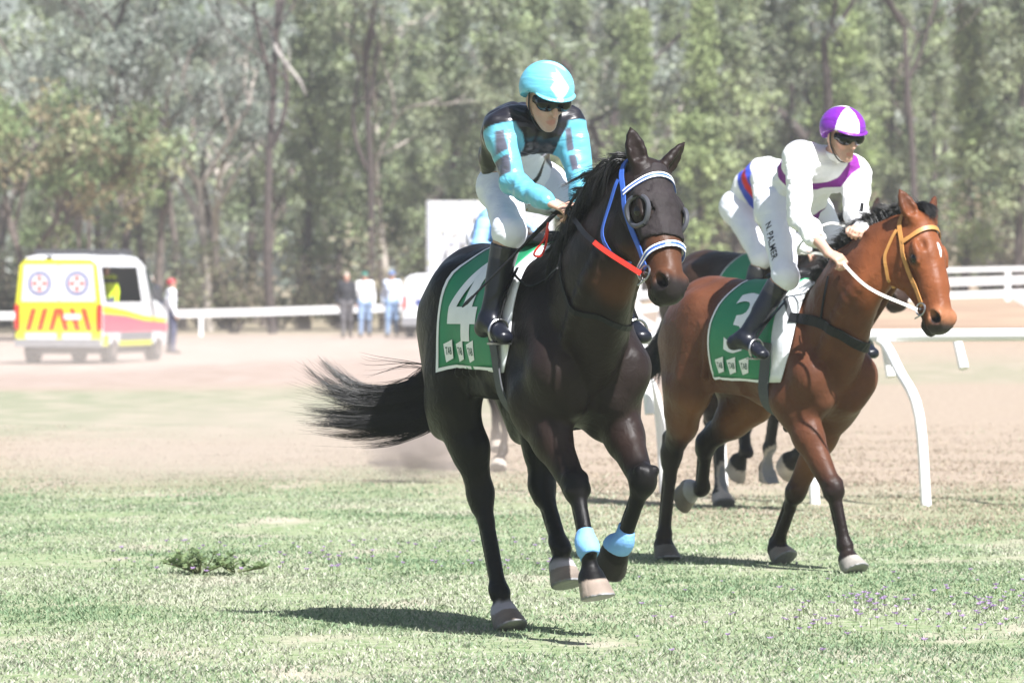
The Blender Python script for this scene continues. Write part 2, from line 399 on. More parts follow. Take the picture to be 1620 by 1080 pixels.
def limb_fore(B, sgn, elbow, knee, fet, hoof, toe, S0, cuts):
    S = S0 * 1.13
    lat = V(0, 1, 0); sh = V(.66 * S0, .165 * S0 * sgn, 1.10 * S0 + B.dz)
    arm = elbow
    B.bone(sh, arm, (.085 * S0, .115 * S0), (.085 * S0, .11 * S0), k=.06)
    B.bone(arm + V(.01, 0, -.01), arm + (knee - arm) * .42, (.072 * S, .098 * S), (.064 * S, .078 * S), k=.07)
    B.bone(arm + (knee - arm) * .40, knee, (.064 * S, .078 * S), (.042 * S, .046 * S), k=.04)
    ka = _n(knee - arm); fwd = _n(V(1, 0, 0) - ka * ka[0])
    # forearm muscle bundles
    B.bone(arm + (knee - arm) * .12 + fwd * .052 * S, arm + (knee - arm) * .62 + fwd * .026 * S, (.040 * S, .044 * S), (.022 * S, .022 * S), k=.018)
    B.bone(arm + (knee - arm) * .10 + V(0, sgn * .042, 0) * S - fwd * .02, arm + (knee - arm) * .70 + V(0, sgn * .018, 0) * S - fwd * .012, (.032 * S, .040 * S), (.016 * S, .02 * S), k=.016)
    B.bone(arm + (knee - arm) * .05 - fwd * .06 * S, arm + (knee - arm) * .75 - fwd * .026 * S, (.036 * S, .034 * S), (.018 * S, .016 * S), k=.02)
    kf = _n(fet - knee); kfw = _n(V(1, 0, 0) - kf * kf[0]) if abs(kf[0]) < .95 else V(0, 0, 1)
    B.ell(knee + fwd * .010 * S, (.043 * S, .050 * S, .062 * S), k=.03, axes=(V(0, 1, 0), kfw, kf))
    for q_ in (-1, 1): B.ell(knee + V(0, q_ * .030 * S, 0) + fwd * .018 * S + kf * .022 * S, .018 * S, k=.012); B.ell(knee + V(0, q_ * .027 * S, 0) + fwd * .022 * S - kf * .028 * S, .020 * S, k=.012)
    B.ell(knee - fwd * .040 * S + ka * .0, (.022 * S, .024 * S, .03 * S), k=.03, axes=(V(0, 1, 0), kfw, kf))
    B.bone(knee, knee + (fet - knee) * .3, (.036 * S, .040 * S), (.0255 * S, .031 * S), k=.02)
    B.bone(knee + (fet - knee) * .3 + kfw * .008 * S, fet, (.0245 * S, .027 * S), (.027 * S, .030 * S), k=.012)
    B.bone(knee + (fet - knee) * .12 - kfw * .034 * S, fet - kfw * .030 * S, (.0145 * S, .014 * S), (.017 * S, .016 * S), k=.006)
    lower_foot(B, fet, hoof, toe, S, cuts, kfw)
def lower_foot(B, fet, hoof, toe, S, cuts, kfw):
    B.ell(fet, (.038 * S, .042 * S, .042 * S), k=.018, axes=(V(0, 1, 0), kfw, V(0, 0, 1)))
    B.ell(fet - kfw * .034 * S - V(0, 0, .004), (.023 * S, .022 * S, .026 * S), k=.012)
    up = _n(fet - hoof); toe = _n(toe); side = _n(np.cross(up, toe)); toe = _n(np.cross(side, up))
    cor = hoof + up * .075 * S - toe * .012 * S
    B.bone(fet, fet * .45 + cor * .55, (.027 * S, .030 * S), (.026 * S, .028 * S), k=.015, lat=side); B.bone(fet * .45 + cor * .55, cor, (.026 * S, .028 * S), (.041 * S, .043 * S), k=.012, lat=side)
    B.bone(cor + up * .004, hoof - up * .03 * S + toe * .030 * S, (.047 * S, .050 * S), (.066 * S, .072 * S), k=.010, lat=side, tag='hoof')
    B.ell(hoof + up * .05 * S - toe * .04 * S, (.036, .03, .03), k=.02)
    sole = _n(up + toe * -.0)
    cuts.append((hoof + V(0, 0, 0), -sole, .108 * S))
def limb_hind(B, sgn, stifle, hock, fet, hoof, toe, S0, cuts):
    S = S0
    hip = V(-.46 * S, .15 * S * sgn, 1.32 * S)
    B.bone(hip, stifle + V(-.07, 0, .06) * S, (.115 * S, .20 * S), (.105 * S, .165 * S), k=.10)
    B.bone(V(-.66 * S, .115 * S * sgn, 1.25 * S), stifle + V(-.17, -.012 * sgn, -.10) * S, (.095 * S, .12 * S), (.07 * S, .085 * S), k=.07)   # hamstrings
    B.bone(hip + V(.08, .03 * sgn, -.04) * S, stifle + V(.0, .01 * sgn, .02) * S, (.09 * S, .12 * S), (.075 * S, .085 * S), k=.05)                # quadriceps
    B.ell(stifle + V(.015, 0, 0), (.065 * S, .062 * S, .075 * S), k=.05)
    S = S0 * 1.15
    g = hock - stifle; ga = _n(g); fw = _n(V(1, 0, 0) - ga * ga[0])
    B.bone(stifle + V(-.06, 0, -.02) * S, stifle + g * .55, (.086 * S, .125 * S), (.062 * S, .084 * S), k=.06)
    B.bone(stifle + g * .5, hock, (.062 * S, .086 * S), (.042 * S, .050 * S), k=.04)
    B.bone(stifle + g * .1 + fw * .045 * S + V(0, sgn * .02, 0), stifle + g * .62 + fw * .02 * S, (.036 * S, .04 * S), (.02 * S, .02 * S), k=.02)
    c = _n(fet - hock); cf = _n(V(1, 0, 0) - c * c[0]) if abs(c[0]) < .95 else V(0, 0, 1)
    pt = hock - fw * .062 * S - ga * .050 * S
    B.bone(stifle + g * .45 - fw * .055 * S, pt, (.016 * S, .018 * S), (.018 * S, .02 * S), k=.03)
    B.bone(pt, hock + c * .05 * S - cf * .025 * S, (.026 * S, .028 * S), (.03 * S, .03 * S), k=.025)
    B.ell(hock + c * .01, (.042 * S, .052 * S, .065 * S), k=.03, axes=(V(0, 1, 0), cf, c))
    B.bone(hock, hock + (fet - hock) * .32, (.038 * S, .050 * S), (.029 * S, .037 * S), k=.03)
    B.bone(hock + (fet - hock) * .3 + cf * .006 * S, fet, (.0265 * S, .029 * S), (.028 * S, .031 * S), k=.012)
    B.bone(hock + (fet - hock) * .08 - cf * .040 * S, fet - cf * .031 * S, (.0155 * S, .015 * S), (.0175 * S, .016 * S), k=.006)
    lower_foot(B, fet, hoof, toe, S, cuts, cf)

def seg_param(X, pts):
    """distance to a polyline and position along it (in joints)"""
    best = np.full(len(X), 9.); par = np.zeros(len(X))
    for i in range(len(pts) - 1):
        a, b = pts[i], pts[i + 1]; ab = b - a; t = np.clip((X - a) @ ab / (ab @ ab), 0, 1)
        d = np.linalg.norm(X - a - t[:, None] * ab, axis=1); m = d < best
        best[m] = d[m]; par[m] = i + t[m]
    return best, par

def smooth_chain(B, pts, rads, n, lats=None, k=.012):
    Q = catmull([np.concatenate([p, r]) for p, r in zip(pts, rads)], n)
    Lq = catmull(lats, n) if lats is not None else [V(0, 1, 0)] * n
    for i in range(n - 1): B.bone(Q[i][:3], Q[i + 1][:3], tuple(Q[i][3:]), tuple(Q[i + 1][3:]), k=.10 if i == 0 else k, lat=Lq[i])
def build_horse(fr, S, legs, neck, poll, nose, facen, colfun, h=.009, ears=(None, None), mouth=0., dz=0., label='', name='horse', group=None, tuck=0.0, headS=1.0, UF=1.0, neckS=1.0):
    """legs: dict RF/LF -> (elbow, knee, fetlock, hoof, toe), RH/LH -> (stifle, hock, fetlock, hoof, toe); all in the horse's frame"""
    B = Body(); B.dz = dz; cuts = []
    def T(f, z, w, hh): return V(f * S, 0, z * S + dz * sstep(np.array(f), -.3, .5)), (w * S, hh * S)
    st = [T(-.64, 1.30, .19, .21), T(-.48, 1.305, .245, .285), T(-.25, 1.285, .25, .285), T(0, 1.255, .262, .305), T(.20, 1.235, .265, .335), T(.38, 1.225, .238, .345), T(.55, 1.20, .20, .315)]
    smooth_chain(B, [a for a, _ in st], [b for _, b in st], 40)
    B.bone(V(-.70, 0, 1.30) * S, V(-.50, 0, 1.42) * S, (.12 * S, .14 * S), (.17 * S, .17 * S), k=.10)
    B.bone(V(-.30, 0, 1.52) * S, V(.10, 0, 1.505) * S + V(0, 0, dz * .4), (.08 * S, .055 * S), (.05 * S, .05 * S), k=.10)        # loin, back
    B.bone(V(.10, 0, 1.50) * S + V(0, 0, dz * .5), V(.42, 0, 1.535) * S + V(0, 0, dz), (.05 * S, .06 * S), (.05 * S, .07 * S), k=.10)   # withers
    Z = V(0, 0, dz)
    for sg in (-1, 1):
        B.ell(V(-.36, .19 * sg, 1.44) * S, (.09 * S, .07 * S, .08 * S), k=.10)                                         # point of hip
        B.bone(V(.34, .12 * sg, 1.42) * S + Z, V(.66, .165 * sg, 1.10) * S + Z, (.075 * S, .14 * S), (.075 * S, .115 * S), k=.06)  # shoulder
        B.bone(V(.40, .165 * sg, 1.36) * S + Z, V(.66, .205 * sg, 1.13) * S + Z, (.022 * S, .050 * S), (.030 * S, .045 * S), k=.035)  # blade ridge
        B.bone(V(.22, .19 * sg, 1.18) * S + Z, V(.50, .205 * sg, 1.00) * S + Z, (.055 * S, .12 * S), (.065 * S, .095 * S), k=.045)  # triceps
        B.ell(V(.672, .098 * sg, 1.09) * S + Z, (.082 * S, .098 * S, .155 * S), k=.05)                                    # breast muscle
        B.bone(V(.66, .10 * sg, .98) * S + Z, V(.50, .12 * sg, .90) * S + Z, (.08 * S, .08 * S), k=.05)
    for sg in (-1, 1):
        for i in range(7):      # ribs, just felt under the skin
            f = .12 - i * .075; B.bone(V(f + .02, .215 * sg, 1.36) * S + Z * .5, V(f - .05, .235 * sg, 1.08) * S + Z * .5, (.030 * S, .012 * S), (.022 * S, .012 * S), k=.035, lat=V(0, 1, 0))
        B.bone(V(.56, .13 * sg, 1.40) * S + Z, V(.70, .155 * sg, 1.16) * S + Z, (.020 * S, .030 * S), (.024 * S, .034 * S), k=.018)      # front edge of the shoulder
        B.bone(V(.10, .20 * sg, 1.02) * S, V(-.30, .16 * sg, 1.02) * S, (.03 * S, .04 * S), k=.06)
    B.bone(V(.80, 0, 1.20) * S + Z, V(.74, 0, .94) * S + Z, (.010, .030), k=.035, sub=True)                                    # groove of the breast
    for fr_, key in ((limb_fore, 'RF'), (limb_fore, 'LF'), (limb_hind, 'RH'), (limb_hind, 'LH')):
        fr_(B, -1 if key[0] == 'R' else 1, *legs[key], S, cuts)
    # neck
    nk = [V(.44, 0, 1.20) * S + Z, V(.60, 0, 1.28) * S + Z] + list(neck)
    nr = [(.175 * S, .31 * S), (.155 * S, .28 * S), (.126 * S, .215 * S), (.100 * S, .165 * S), (.088 * S, .140 * S)]
    nr = nr[:2] + [(q[0] * neckS, q[1] * neckS) for q in nr[2:2 + len(neck)]]
    neck_lat = V(0, 1, 0)
    eu = _n(nose - poll); ew = _n(np.cross(facen, eu)); en = _n(np.cross(eu, ew))
    if ew[1] < 0: ew = -ew
    nl = [_n(neck_lat * (1 - t) + ew * t) for t in np.linspace(0, 1, len(nk))]
    smooth_chain(B, nk, nr, 44, nl)
    # windpipe, crest and neck muscle
    nbs = []
    for i in range(len(nk)):
        nd = _n(nk[min(i + 1, len(nk) - 1)] - nk[max(i - 1, 0)]); q = V(.35, 0, -1); q = _n(q - nd * (q @ nd)); nbs.append(q)
    nb = nbs[len(nk) // 2]
    pb = [nk[i] + nbs[i] * nr[i][1] * .80 for i in range(1, len(nk))]
    tp = [nk[i] - nbs[i] * nr[i][1] * .86 for i in range(1, len(nk))]
    for i in range(len(tp) - 1): B.bone(tp[i], tp[i + 1], .035 * S, .030 * S, k=.06)
    for sg in (-1, 1):
        B.bone(nk[1] + V(.0, .135 * sg, -.02) * S, nk[-1] + ew * .066 * sg * S + nbs[-1] * .02, (.040 * S, .06 * S), (.028 * S, .05 * S), k=.035)
        mu = [nk[i] + nl[i] * sg * nr[i][0] * .80 + nbs[i] * nr[i][1] * .50 for i in range(1, len(nk))]
        smooth_chain(B, mu, [np.array([.024 * S, .034 * S])] * len(mu), 20, k=.01); B.p[-19]['k'] = .02
        for q_ in B.p[-19:]: q_['k'] = .02
    HS = S * headS
    hp, head_list, ear_list = head_prims(B, poll, eu, en, ew, HS, *ears, mouth=mouth, UF=UF)
    B.bone(nk[-1], hp(.06, -.06), (.076 * S, .11 * S), (.07 * S, .09 * S), k=.05, lat=ew)
    D, lo, hh = B.grid(h, skin=lambda X, d: d + .0011 * fnoise(X, 34, 41) * fnoise(X, 5, 42))
    for p, n, r in cuts:
        i0 = np.clip(((p - r - lo) / hh).astype(int), 0, np.array(D.shape) - 1); i1 = np.clip(((p + r - lo) / hh).astype(int) + 1, 1, np.array(D.shape))
        sl = tuple(slice(i0[q], i1[q]) for q in range(3)); A = D[sl]
        X = np.stack(np.meshgrid(*[lo[q] + hh * np.arange(i0[q], i1[q]) for q in range(3)], indexing='ij'), -1)
        D[sl] = np.where(np.linalg.norm(X - p, axis=-1) < r, np.maximum(A, (X - p) @ n), A)
    Vv, F = nets(D, lo, hh, relax=1)
    root = empty(name, fr.o, -fr.theta, label, 'horse', group)
    colr = colfun(Vv, legs, hp, B, (eu, en, ew))
    body = mesh_obj('body', Vv, F, M['coat'], root, True, colr)
    bvh = BVHTree.FromPolygons([Vector(v) for v in Vv], [tuple(f) for f in F.tolist()])
    for sg in (-1, 1):
        e = uv_ball('eye', hp(.216, -.006, .0925 * sg), .0275 * HS, M['eye'], root)
    return dict(root=root, body=body, bvh=bvh, hp=hp, ax=(eu, en, ew), B=B, head=head_list, ears=ear_list, S=S, HS=HS, nk=nk, tp=tp, verts=Vv, fr=fr, legs=legs, nb=nb, dz=dz)

def uv_ball(name, c, r, mt, parent, n=14, m=10, sq=(1, 1, 1)):
    vs, fs = [], []
    for j in range(m + 1):
        a = math.pi * j / m
        for i in range(n):
            b = 2 * math.pi * i / n; vs.append(np.array(c) + r * V(math.sin(a) * math.cos(b) * sq[0], math.sin(a) * math.sin(b) * sq[1], math.cos(a) * sq[2]))
    for j in range(m):
        for i in range(n):
            fs.append((j * n + i, (j + 1) * n + i, (j + 1) * n + (i + 1) % n, j * n + (i + 1) % n))
    return mesh_obj(name, vs, np.array(fs), mt, parent, True)

def ribbon(name, pts, normals, width, thick, mt, parent, sharp=True):
    """flat strap with real thickness along pts"""
    n = len(pts); vs, fs = [], []
    w = width if hasattr(width, '__len__') else [width] * n
    for i in range(n):
        t = _n(pts[min(i + 1, n - 1)] - pts[max(i - 1, 0)]); nn = _n(normals[i] - t * (normals[i] @ t)); b = np.cross(t, nn)
        for du, dn in ((-.5, 0), (.5, 0), (.5, 1), (-.5, 1)): vs.append(pts[i] + b * w[i] * du + nn * thick * dn)
    for i in range(n - 1):
        for k in range(4):
            a, b2 = i * 4 + k, i * 4 + (k + 1) % 4; fs.append((a, b2, b2 + 4, a + 4))
    fs.append((3, 2, 1, 0)); fs.append(tuple((n - 1) * 4 + k for k in range(4)))
    return mesh_obj(name, vs, fs, mt, parent, False)
def strap(name, H, pts, width, thick, mt, off=.002, n=24, parent=None, bvh=None, relax=3):
    """strap laid on the horse's skin through the given rough points"""
    bvh = bvh or H['bvh']; P = catmull(pts, n); q, nn = [], []
    for p in P:
        loc, nor, i, d = bvh.find_nearest(Vector(p)); q.append(np.array(loc)); nn.append(np.array(nor))
    for _ in range(relax):
        nn = [nn[0]] + [_n(nn[i - 1] + nn[i] + nn[i + 1]) for i in range(1, n - 1)] + [nn[-1]]
        q = [q[0]] + [(q[i - 1] + 2 * q[i] + q[i + 1]) / 4 for i in range(1, n - 1)] + [q[-1]]
    q2 = []
    for p, m in zip(q, nn):
        loc, nor, i, d = bvh.find_nearest(Vector(p)); l = np.array(loc); s = (p - l) @ np.array(nor)
        q2.append((l if s < 0 else p) + m * off)
    return ribbon(name, q2, nn, width, thick, mt, parent or H['root'])
def free_strap(name, pts, up, width, thick, mt, parent, n=20):
    P = catmull(pts, n); return ribbon(name, P, [np.array(up, float)] * n, width, thick, mt, parent)

def strands(name, guides, count, rad, mt, parent, spread=.02, tipspread=.06, seed=1, seg=9, lenvar=.35, sides=3, clumps=0, fine=.25):
    """hair: tapered locks that follow blends of neighbouring guide curves"""
    rs = np.random.RandomState(seed); G = np.array([catmull(g, seg) for g in guides]); ng = len(G); n = count
    def draw(m): return rs.rand(m) * (ng - 1), 1 - lenvar * rs.rand(m) ** 1.4, rs.normal(size=(m, 3)) * spread, rs.normal(size=(m, 3)) * tipspread, rs.normal(size=(m, 3)) * tipspread * .35, rs.rand(m) * 6
    u, L, o0, o1, wv, ph = draw(n)
    if clumps:
        K = draw(clumps); k = rs.randint(clumps, size=n); loose = rs.rand(n) < .12; z = lambda a, b: np.where(loose if a.ndim == 1 else loose[:, None], a, b)
        u = z(u, np.clip(K[0][k] + rs.normal(size=n) * .04, 0, ng - 1)); L = z(L, np.clip(K[1][k] * (1 - .12 * rs.rand(n)), .2, 1))
        o0 = z(o0, K[2][k] + o0 * fine); o1 = z(o1, K[3][k] + o1 * fine * .6); wv = z(wv, K[4][k] + wv * fine); ph = z(ph, K[5][k] + .3 * rs.rand(n))
    gi = np.minimum(u.astype(int), max(ng - 2, 0)); t = (u - gi)[:, None, None]; base = G[gi] * (1 - t) + G[np.minimum(gi + 1, ng - 1)] * t
    s_ = np.linspace(0, 1, seg)[None, :] * L[:, None]; x = s_ * (seg - 1); j = np.minimum(x.astype(int), seg - 2); fr = (x - j)[..., None]; ii = np.arange(n)[:, None]
    P_ = base[ii, j] * (1 - fr) + base[ii, j + 1] * fr
    q = s_[..., None]; P_ = P_ + o0[:, None] * (1 - .3 * q) + o1[:, None] * q * q + wv[:, None] * np.sin(ph[:, None, None] + 5 * q) * q
    T_ = np.gradient(P_, axis=1); T_ /= np.linalg.norm(T_, axis=2, keepdims=True) + 1e-9
    a_ = np.cross(T_, V(.3, .2, .9)); a_ /= np.linalg.norm(a_, axis=2, keepdims=True) + 1e-9; b_ = np.cross(T_, a_)
    r = rad * (.6 + .8 * rs.rand(n))[:, None] * (1 - .88 * np.linspace(0, 1, seg) ** 1.6)[None, :]
    an = 2 * math.pi * np.arange(sides) / sides
    vs = (P_[:, :, None] + r[:, :, None, None] * (np.cos(an)[None, None, :, None] * a_[:, :, None] + np.sin(an)[None, None, :, None] * b_[:, :, None])).reshape(-1, 3)
    f0 = (np.arange(seg - 1)[:, None] * sides + np.arange(sides)[None]).ravel(); f1 = (np.arange(seg - 1)[:, None] * sides + (np.arange(sides)[None] + 1) % sides).ravel()
    fq = np.stack([f0, f1, f1 + sides, f0 + sides], 1); fs = (fq[None] + (np.arange(n) * seg * sides)[:, None, None]).reshape(-1, 4)
    o = mesh_obj(name, vs, np.array(fs), mt, parent, True)
    o['kind'] = 'stuff'
    return o

def sdf_part(name, B, prims, h, off, mt, parent, post=None, relax=1, colors=None, skin=None, cut=None):
    D, lo, hh = B.grid(h, off=off, prims=prims, post=post, skin=skin, cut=cut)
    Vv, F = nets(D, lo, hh, relax)
    return mesh_obj(name, Vv, F, mt, parent, True, colors(Vv) if colors else None)

# flat print: 2-D shapes laid on a curved surface through a mapping function
def tess(poly):
    from mathutils.geometry import tessellate_polygon
    return tessellate_polygon([[Vector((p[0], p[1], 0)) for p in poly]])
def decal(name, polys, fmap, mt, parent, maxlen=.03):
    bm = bmesh.new()
    for poly in polys:
        vs = [bm.verts.new((p[0], p[1], 0)) for p in poly]
        for t in tess(poly):
            try: bm.faces.new([vs[i] for i in t])
            except ValueError: pass
    for _ in range(4):
        es = [e for e in bm.edges if e.calc_length() > maxlen]
        if not es: break
        bmesh.ops.subdivide_edges(bm, edges=es, cuts=1); bmesh.ops.triangulate(bm, faces=bm.faces[:])
    for v in bm.verts: v.co = Vector(fmap(v.co.x, v.co.y))
    bmesh.ops.recalc_face_normals(bm, faces=bm.faces[:])
    me = bpy.data.meshes.new(name); bm.to_mesh(me); bm.free(); me.materials.append(mt)
    o = bpy.data.objects.new(name, me); COL.objects.link(o); o.parent = parent; return o
_txt = {}
def text_mesh(body):
    """triangles of a word in the built-in font: (verts2d, tris), height about 1, centred"""
    if body in _txt: return _txt[body]
    cu = bpy.data.curves.new('t', 'FONT'); cu.body = body; cu.align_x = 'CENTER'; cu.align_y = 'CENTER'; cu.offset = .012
    cu.resolution_u = 3
    o = bpy.data.objects.new('t', cu); COL.objects.link(o)
    dg = bpy.context.evaluated_depsgraph_get(); me = bpy.data.meshes.new_from_object(o.evaluated_get(dg))
    me.calc_loop_triangles()
    v = np.array([x.co[:2] for x in me.vertices]); f = [tuple(t.vertices) for t in me.loop_triangles]
    bpy.data.objects.remove(o); bpy.data.curves.remove(cu); bpy.data.meshes.remove(me)
    _txt[body] = (v, f); return _txt[body]
def word(name, body, fmap, mt, parent):
    v, f = text_mesh(body)
    return mesh_obj(name, [fmap(a, b) for a, b in v], f, mt, parent, False)
# ------------------------------------------------------------------ coat colours (real colour: points, socks, hooves)
def leg_paint(X, c, legs, black, kneefrom, socks, hoofcol):
    for key, L in legs.items():
        j = [L[0], L[1], L[2], L[3]]
        d, par = seg_param(X, j)
        near = sstep(d, .16, .09)
        w = near * sstep(par, kneefrom[key[1]], kneefrom[key[1]] + .45)
        c = mix(c, black, w * .94)
        up = _n(L[2] - L[3]); hgt = (X - L[3]) @ up; dd = np.linalg.norm(X - L[3], axis=1)
        n = fnoise(X, 60, 3) * .008
        if key in socks:
            c = mix(c, socks[key][0], (dd < .22) * near * (par > 1.9) * sstep(hgt + n, socks[key][1], socks[key][1] - .03))
        hw = (dd < .16) * (par > 1.9) * sstep(hgt + n * .3, .078, .072)
        hc = np.array(hoofcol.get(key, hoofcol['*']))
        col = hc[None, :] * (1 + .025 * np.sin(hgt * 260 + 3 * fnoise(X, 20, 9))[:, None]) * (1 + .22 * fnoise(X, 30, 8)[:, None])
        c = c * (1 - hw[:, None]) + np.clip(col, 0, 1) * hw[:, None]
        sw = (dd < .14) * (par > 1.9) * sstep(hgt, .010, .007); c = mix(c, (.22, .22, .23), sw)   # shoe
    return c
def paint_dark(X, legs, hp, B, ax):
    c = np.tile(V(.0052, .0040, .0042), (len(X), 1))
    n = fnoise(X, 5, 1)
    # warmer brown on forearms, flank, muzzle; ridden-off black elsewhere
    for key in ('RF', 'LF'):
        d, par = seg_param(X, [legs[key][0], legs[key][1]]); c = mix(c, (.034, .0185, .0135), sstep(d, .17, .05) * .65)
    c = mix(c, (.0195, .0125, .0115), sstep(X[:, 0], .35, .75) * sstep(X[:, 2], .7, 1.0) * .7)
    c = mix(c, (.016, .0095, .008), sstep(n, .1, .9) * .3)
    u = (X - hp(0, 0)) @ ax[0]; hn = (X - hp(0, 0)) @ ax[1]; hd = np.linalg.norm(X - hp(.3, -.05), axis=1)
    face = sstep(hd, .40, .30)
    c = mix(c, (.075, .030, .015), face * sstep(u, .25, .36) * .9)
    c = mix(c, (.016, .013, .013), face * sstep(u, .475, .545))
    for sg in (-1, 1): c = mix(c, (.006, .005, .005), sstep(np.linalg.norm(X - hp(.564, .004, .062 * sg), axis=1), .036, .026))
    c = leg_paint(X, c, legs, V(.0042, .0040, .0046), {'F': 0.55, 'H': 0.3}, {'RH': ((.36, .34, .36), .135), 'LH': ((.36, .34, .35), .125)}, {'*': (.19, .155, .13), 'LF': (.02, .018, .018), 'RF': (.25, .20, .165)})
    return c
def paint_bay(X, legs, hp, B, ax):
    c = np.tile(V(.090, .0335, .0175), (len(X), 1))
    n = fnoise(X, 6, 2)
    c = mix(c, (.122, .047, .024), sstep(n, -.2, .9) * .4)
    c = mix(c, (.080, .025, .010), sstep(X[:, 2], 1.25, 1.5) * .4)
    belly = sstep(X[:, 2], .95, .8) * sstep(X[:, 0], -.6, -.3) * sstep(X[:, 0], .6, .2); c = mix(c, (.24, .105, .045), belly * .5)
    u = (X - hp(0, 0)) @ ax[0]; hn = (X - hp(0, 0)) @ ax[1]; hw_ = (X - hp(0, 0)) @ ax[2]; hd = np.linalg.norm(X - hp(.3, -.05), axis=1)
    face = sstep(hd, .40, .30)
    c = mix(c, (.205, .062, .021), face * .6)
    c = mix(c, (.30, .135, .07), face * sstep(u, .44, .50) * sstep(hn, -.06, -.02) * .6)
    c = mix(c, (.035, .028, .028), face * sstep(u + .25 * (-hn - .02), .515, .56))
    c = mix(c, (.020, .015, .014), face * sstep(u, .36, .50) * sstep(hn, -.06, -.095))
    star = sstep(((u - .17) / .042) ** 2 + ((hw_ - .004) / .0095) ** 2 + fnoise(X, 70, 5) * .25, 1.2, .75) * (hn > .02) * face
    c = mix(c, (.80, .78, .76), star)
    edark = sstep(np.linalg.norm(X - hp(.216, -.01, -.092), axis=1), .042, .026); c = mix(c, (.03, .017, .012), edark * .9)
    ear = face * 0 + sstep(u, -.145, -.19); c = mix(c, (.03, .016, .012), ear * (np.linalg.norm(X - hp(-.1, 0), axis=1) < .25))
    for sg in (-1, 1): c = mix(c, (.012, .008, .008), sstep(np.linalg.norm(X - hp(.564, .004, .062 * sg), axis=1), .036, .026))
    c = leg_paint(X, c, legs, V(.0075, .0062, .0066), {'F': 0.62, 'H': 0.42}, {'LH': ((.42, .40, .40), .15)}, {'*': (.22, .185, .155), 'RF': (.29, .27, .245), 'RH': (.10, .09, .08)})
    return c
def paint_back(X, legs, hp, B, ax):
    c = np.tile(V(.026, .014, .010), (len(X), 1))
    return leg_paint(X, c, legs, V(.012, .010, .010), {'F': 0.5, 'H': 0.3}, {}, {'*': (.38, .33, .28)})

# ------------------------------------------------------------------ horse one: the dark bay, number four
F1 = Frame(.063, 23.72, 68, -.025)
P1 = F1.P
L1 = {
 'RF': (V(.50, -.165, .965), P1(911, 772, .80), P1(929, 862, .93), P1(943, 948, .98), V(1, 0, -.05)),
 'LF': (V(.52, .165, .965), P1(1017, 762, .86), P1(983, 862, .70), P1(964, 886, .58), V(.1, .0, -1)),
 'RH': (V(-.30, -.19, .98), P1(760, 778, -.30), P1(790, 935, -.10), P1(806, 997, -.02), V(1, 0, 0)),
 'LH': (V(-.24, .17, .96), P1(857, 765, -.22), P1(886, 862, -.02), P1(895, 928, .04), V(1, 0, -.15)),
}
H1 = build_horse(F1, 1.015, L1, [P1(950, 425, .88), P1(988, 345, 1.02), P1(1008, 300, 1.08)], P1(1030, 275, 1.15), P1(1062, 443, 1.42), V(.92, .30, .2), paint_dark,
                 h=.0082, headS=.99, UF=.93, ears=(V(-.12, -.20, .95), V(.0, .62, .8)), label='dark bay racehorse with number four cloth, blinkers and blue bandages', group='racehorses')

# ------------------------------------------------------------------ horse two: the bay, number three
F2 = Frame(1.29, 29.15, 58, -.045)
P2 = F2.P
S2 = .945
L2 = {
 'RF': (V(.48, -.16, .90), P2(1318, 775, .76), P2(1337, 862, .84), P2(1351, 906, .92), V(1, 0, 0)),
 'LF': (V(.45, .155, .90), P2(1258, 778, .20), P2(1229, 862, -.03), P2(1240, 888, .03), V(1, 0, -.35)),
 'RH': (V(-.38, -.175, .93), P2(1063, 716, -.67), P2(1051, 846, -.73), P2(1053, 886, -.70), V(1, 0, 0)),
 'LH': (V(-.28, .165, .90), P2(1117, 700, -.64), P2(1111, 773, -.75), P2(1078, 783, -.91), V(-.3, 0, -1)),
}
H2 = build_horse(F2, S2, L2, [P2(1352, 450, .89), P2(1402, 402, 1.05), P2(1434, 378, 1.14)], P2(1458, 354, 1.22), P2(1492, 503, 1.43), V(.94, .19, .2), paint_bay,
                 h=.0082, dz=-.02, mouth=.5, headS=1.08, UF=.90, neckS=.92, label='bright bay racehorse with number three cloth and tan bridle', group='racehorses')
# ------------------------------------------------------------------ people
def vmat(name, rough, spec=.4, bump=.2, bscale=40, noise=.04, sheen=0):
    return mat(name, (1, 1, 1), rough=rough, spec=spec, noise=noise, bump=bump, bscale=bscale, attr=True, sheen=sheen)
def satin(name, rough=.34, strength=.42):
    m = vmat(name, rough, spec=.5, bump=0)
    nt = m.node_tree; N, L = nt.nodes, nt.links; b = N['Principled BSDF']
    tc = N.new('ShaderNodeTexCoord'); mp = N.new('ShaderNodeMapping'); mp.inputs['Scale'].default_value = (5, 5, 11); mp.inputs['Rotation'].default_value = (.4, .5, .2)
    nz = N.new('ShaderNodeTexNoise'); nz.inputs['Scale'].default_value = 1.1; nz.inputs['Detail'].default_value = 3; nz.inputs['Distortion'].default_value = 1.2
    L.new(tc.outputs['Object'], mp.inputs[0]); L.new(mp.outputs[0], nz.inputs['Vector'])
    bp = N.new('ShaderNodeBump'); bp.inputs['Strength'].default_value = strength; bp.inputs['Distance'].default_value = .03
    L.new(nz.outputs['Fac'], bp.inputs['Height']); L.new(bp.outputs[0], b.inputs['Normal'])
    return m
M['skin'] = vmat('skin', .5, spec=.35, bump=.1, bscale=120, noise=.06); M['skin'].node_tree.nodes['Principled BSDF'].inputs['Subsurface Weight'].default_value = .12
M['skin'].node_tree.nodes['Principled BSDF'].inputs['Subsurface Scale'].default_value = .02
M['satin'] = satin('satin', .30, .45); M['cotton'] = satin('cotton', .62, .6)
M['cotton'].node_tree.nodes['Principled BSDF'].inputs['Specular IOR Level'].default_value = .2
M['breech'] = satin('breech', .6, .3); M['breech'].node_tree.nodes['Principled BSDF'].inputs['Specular IOR Level'].default_value = .2
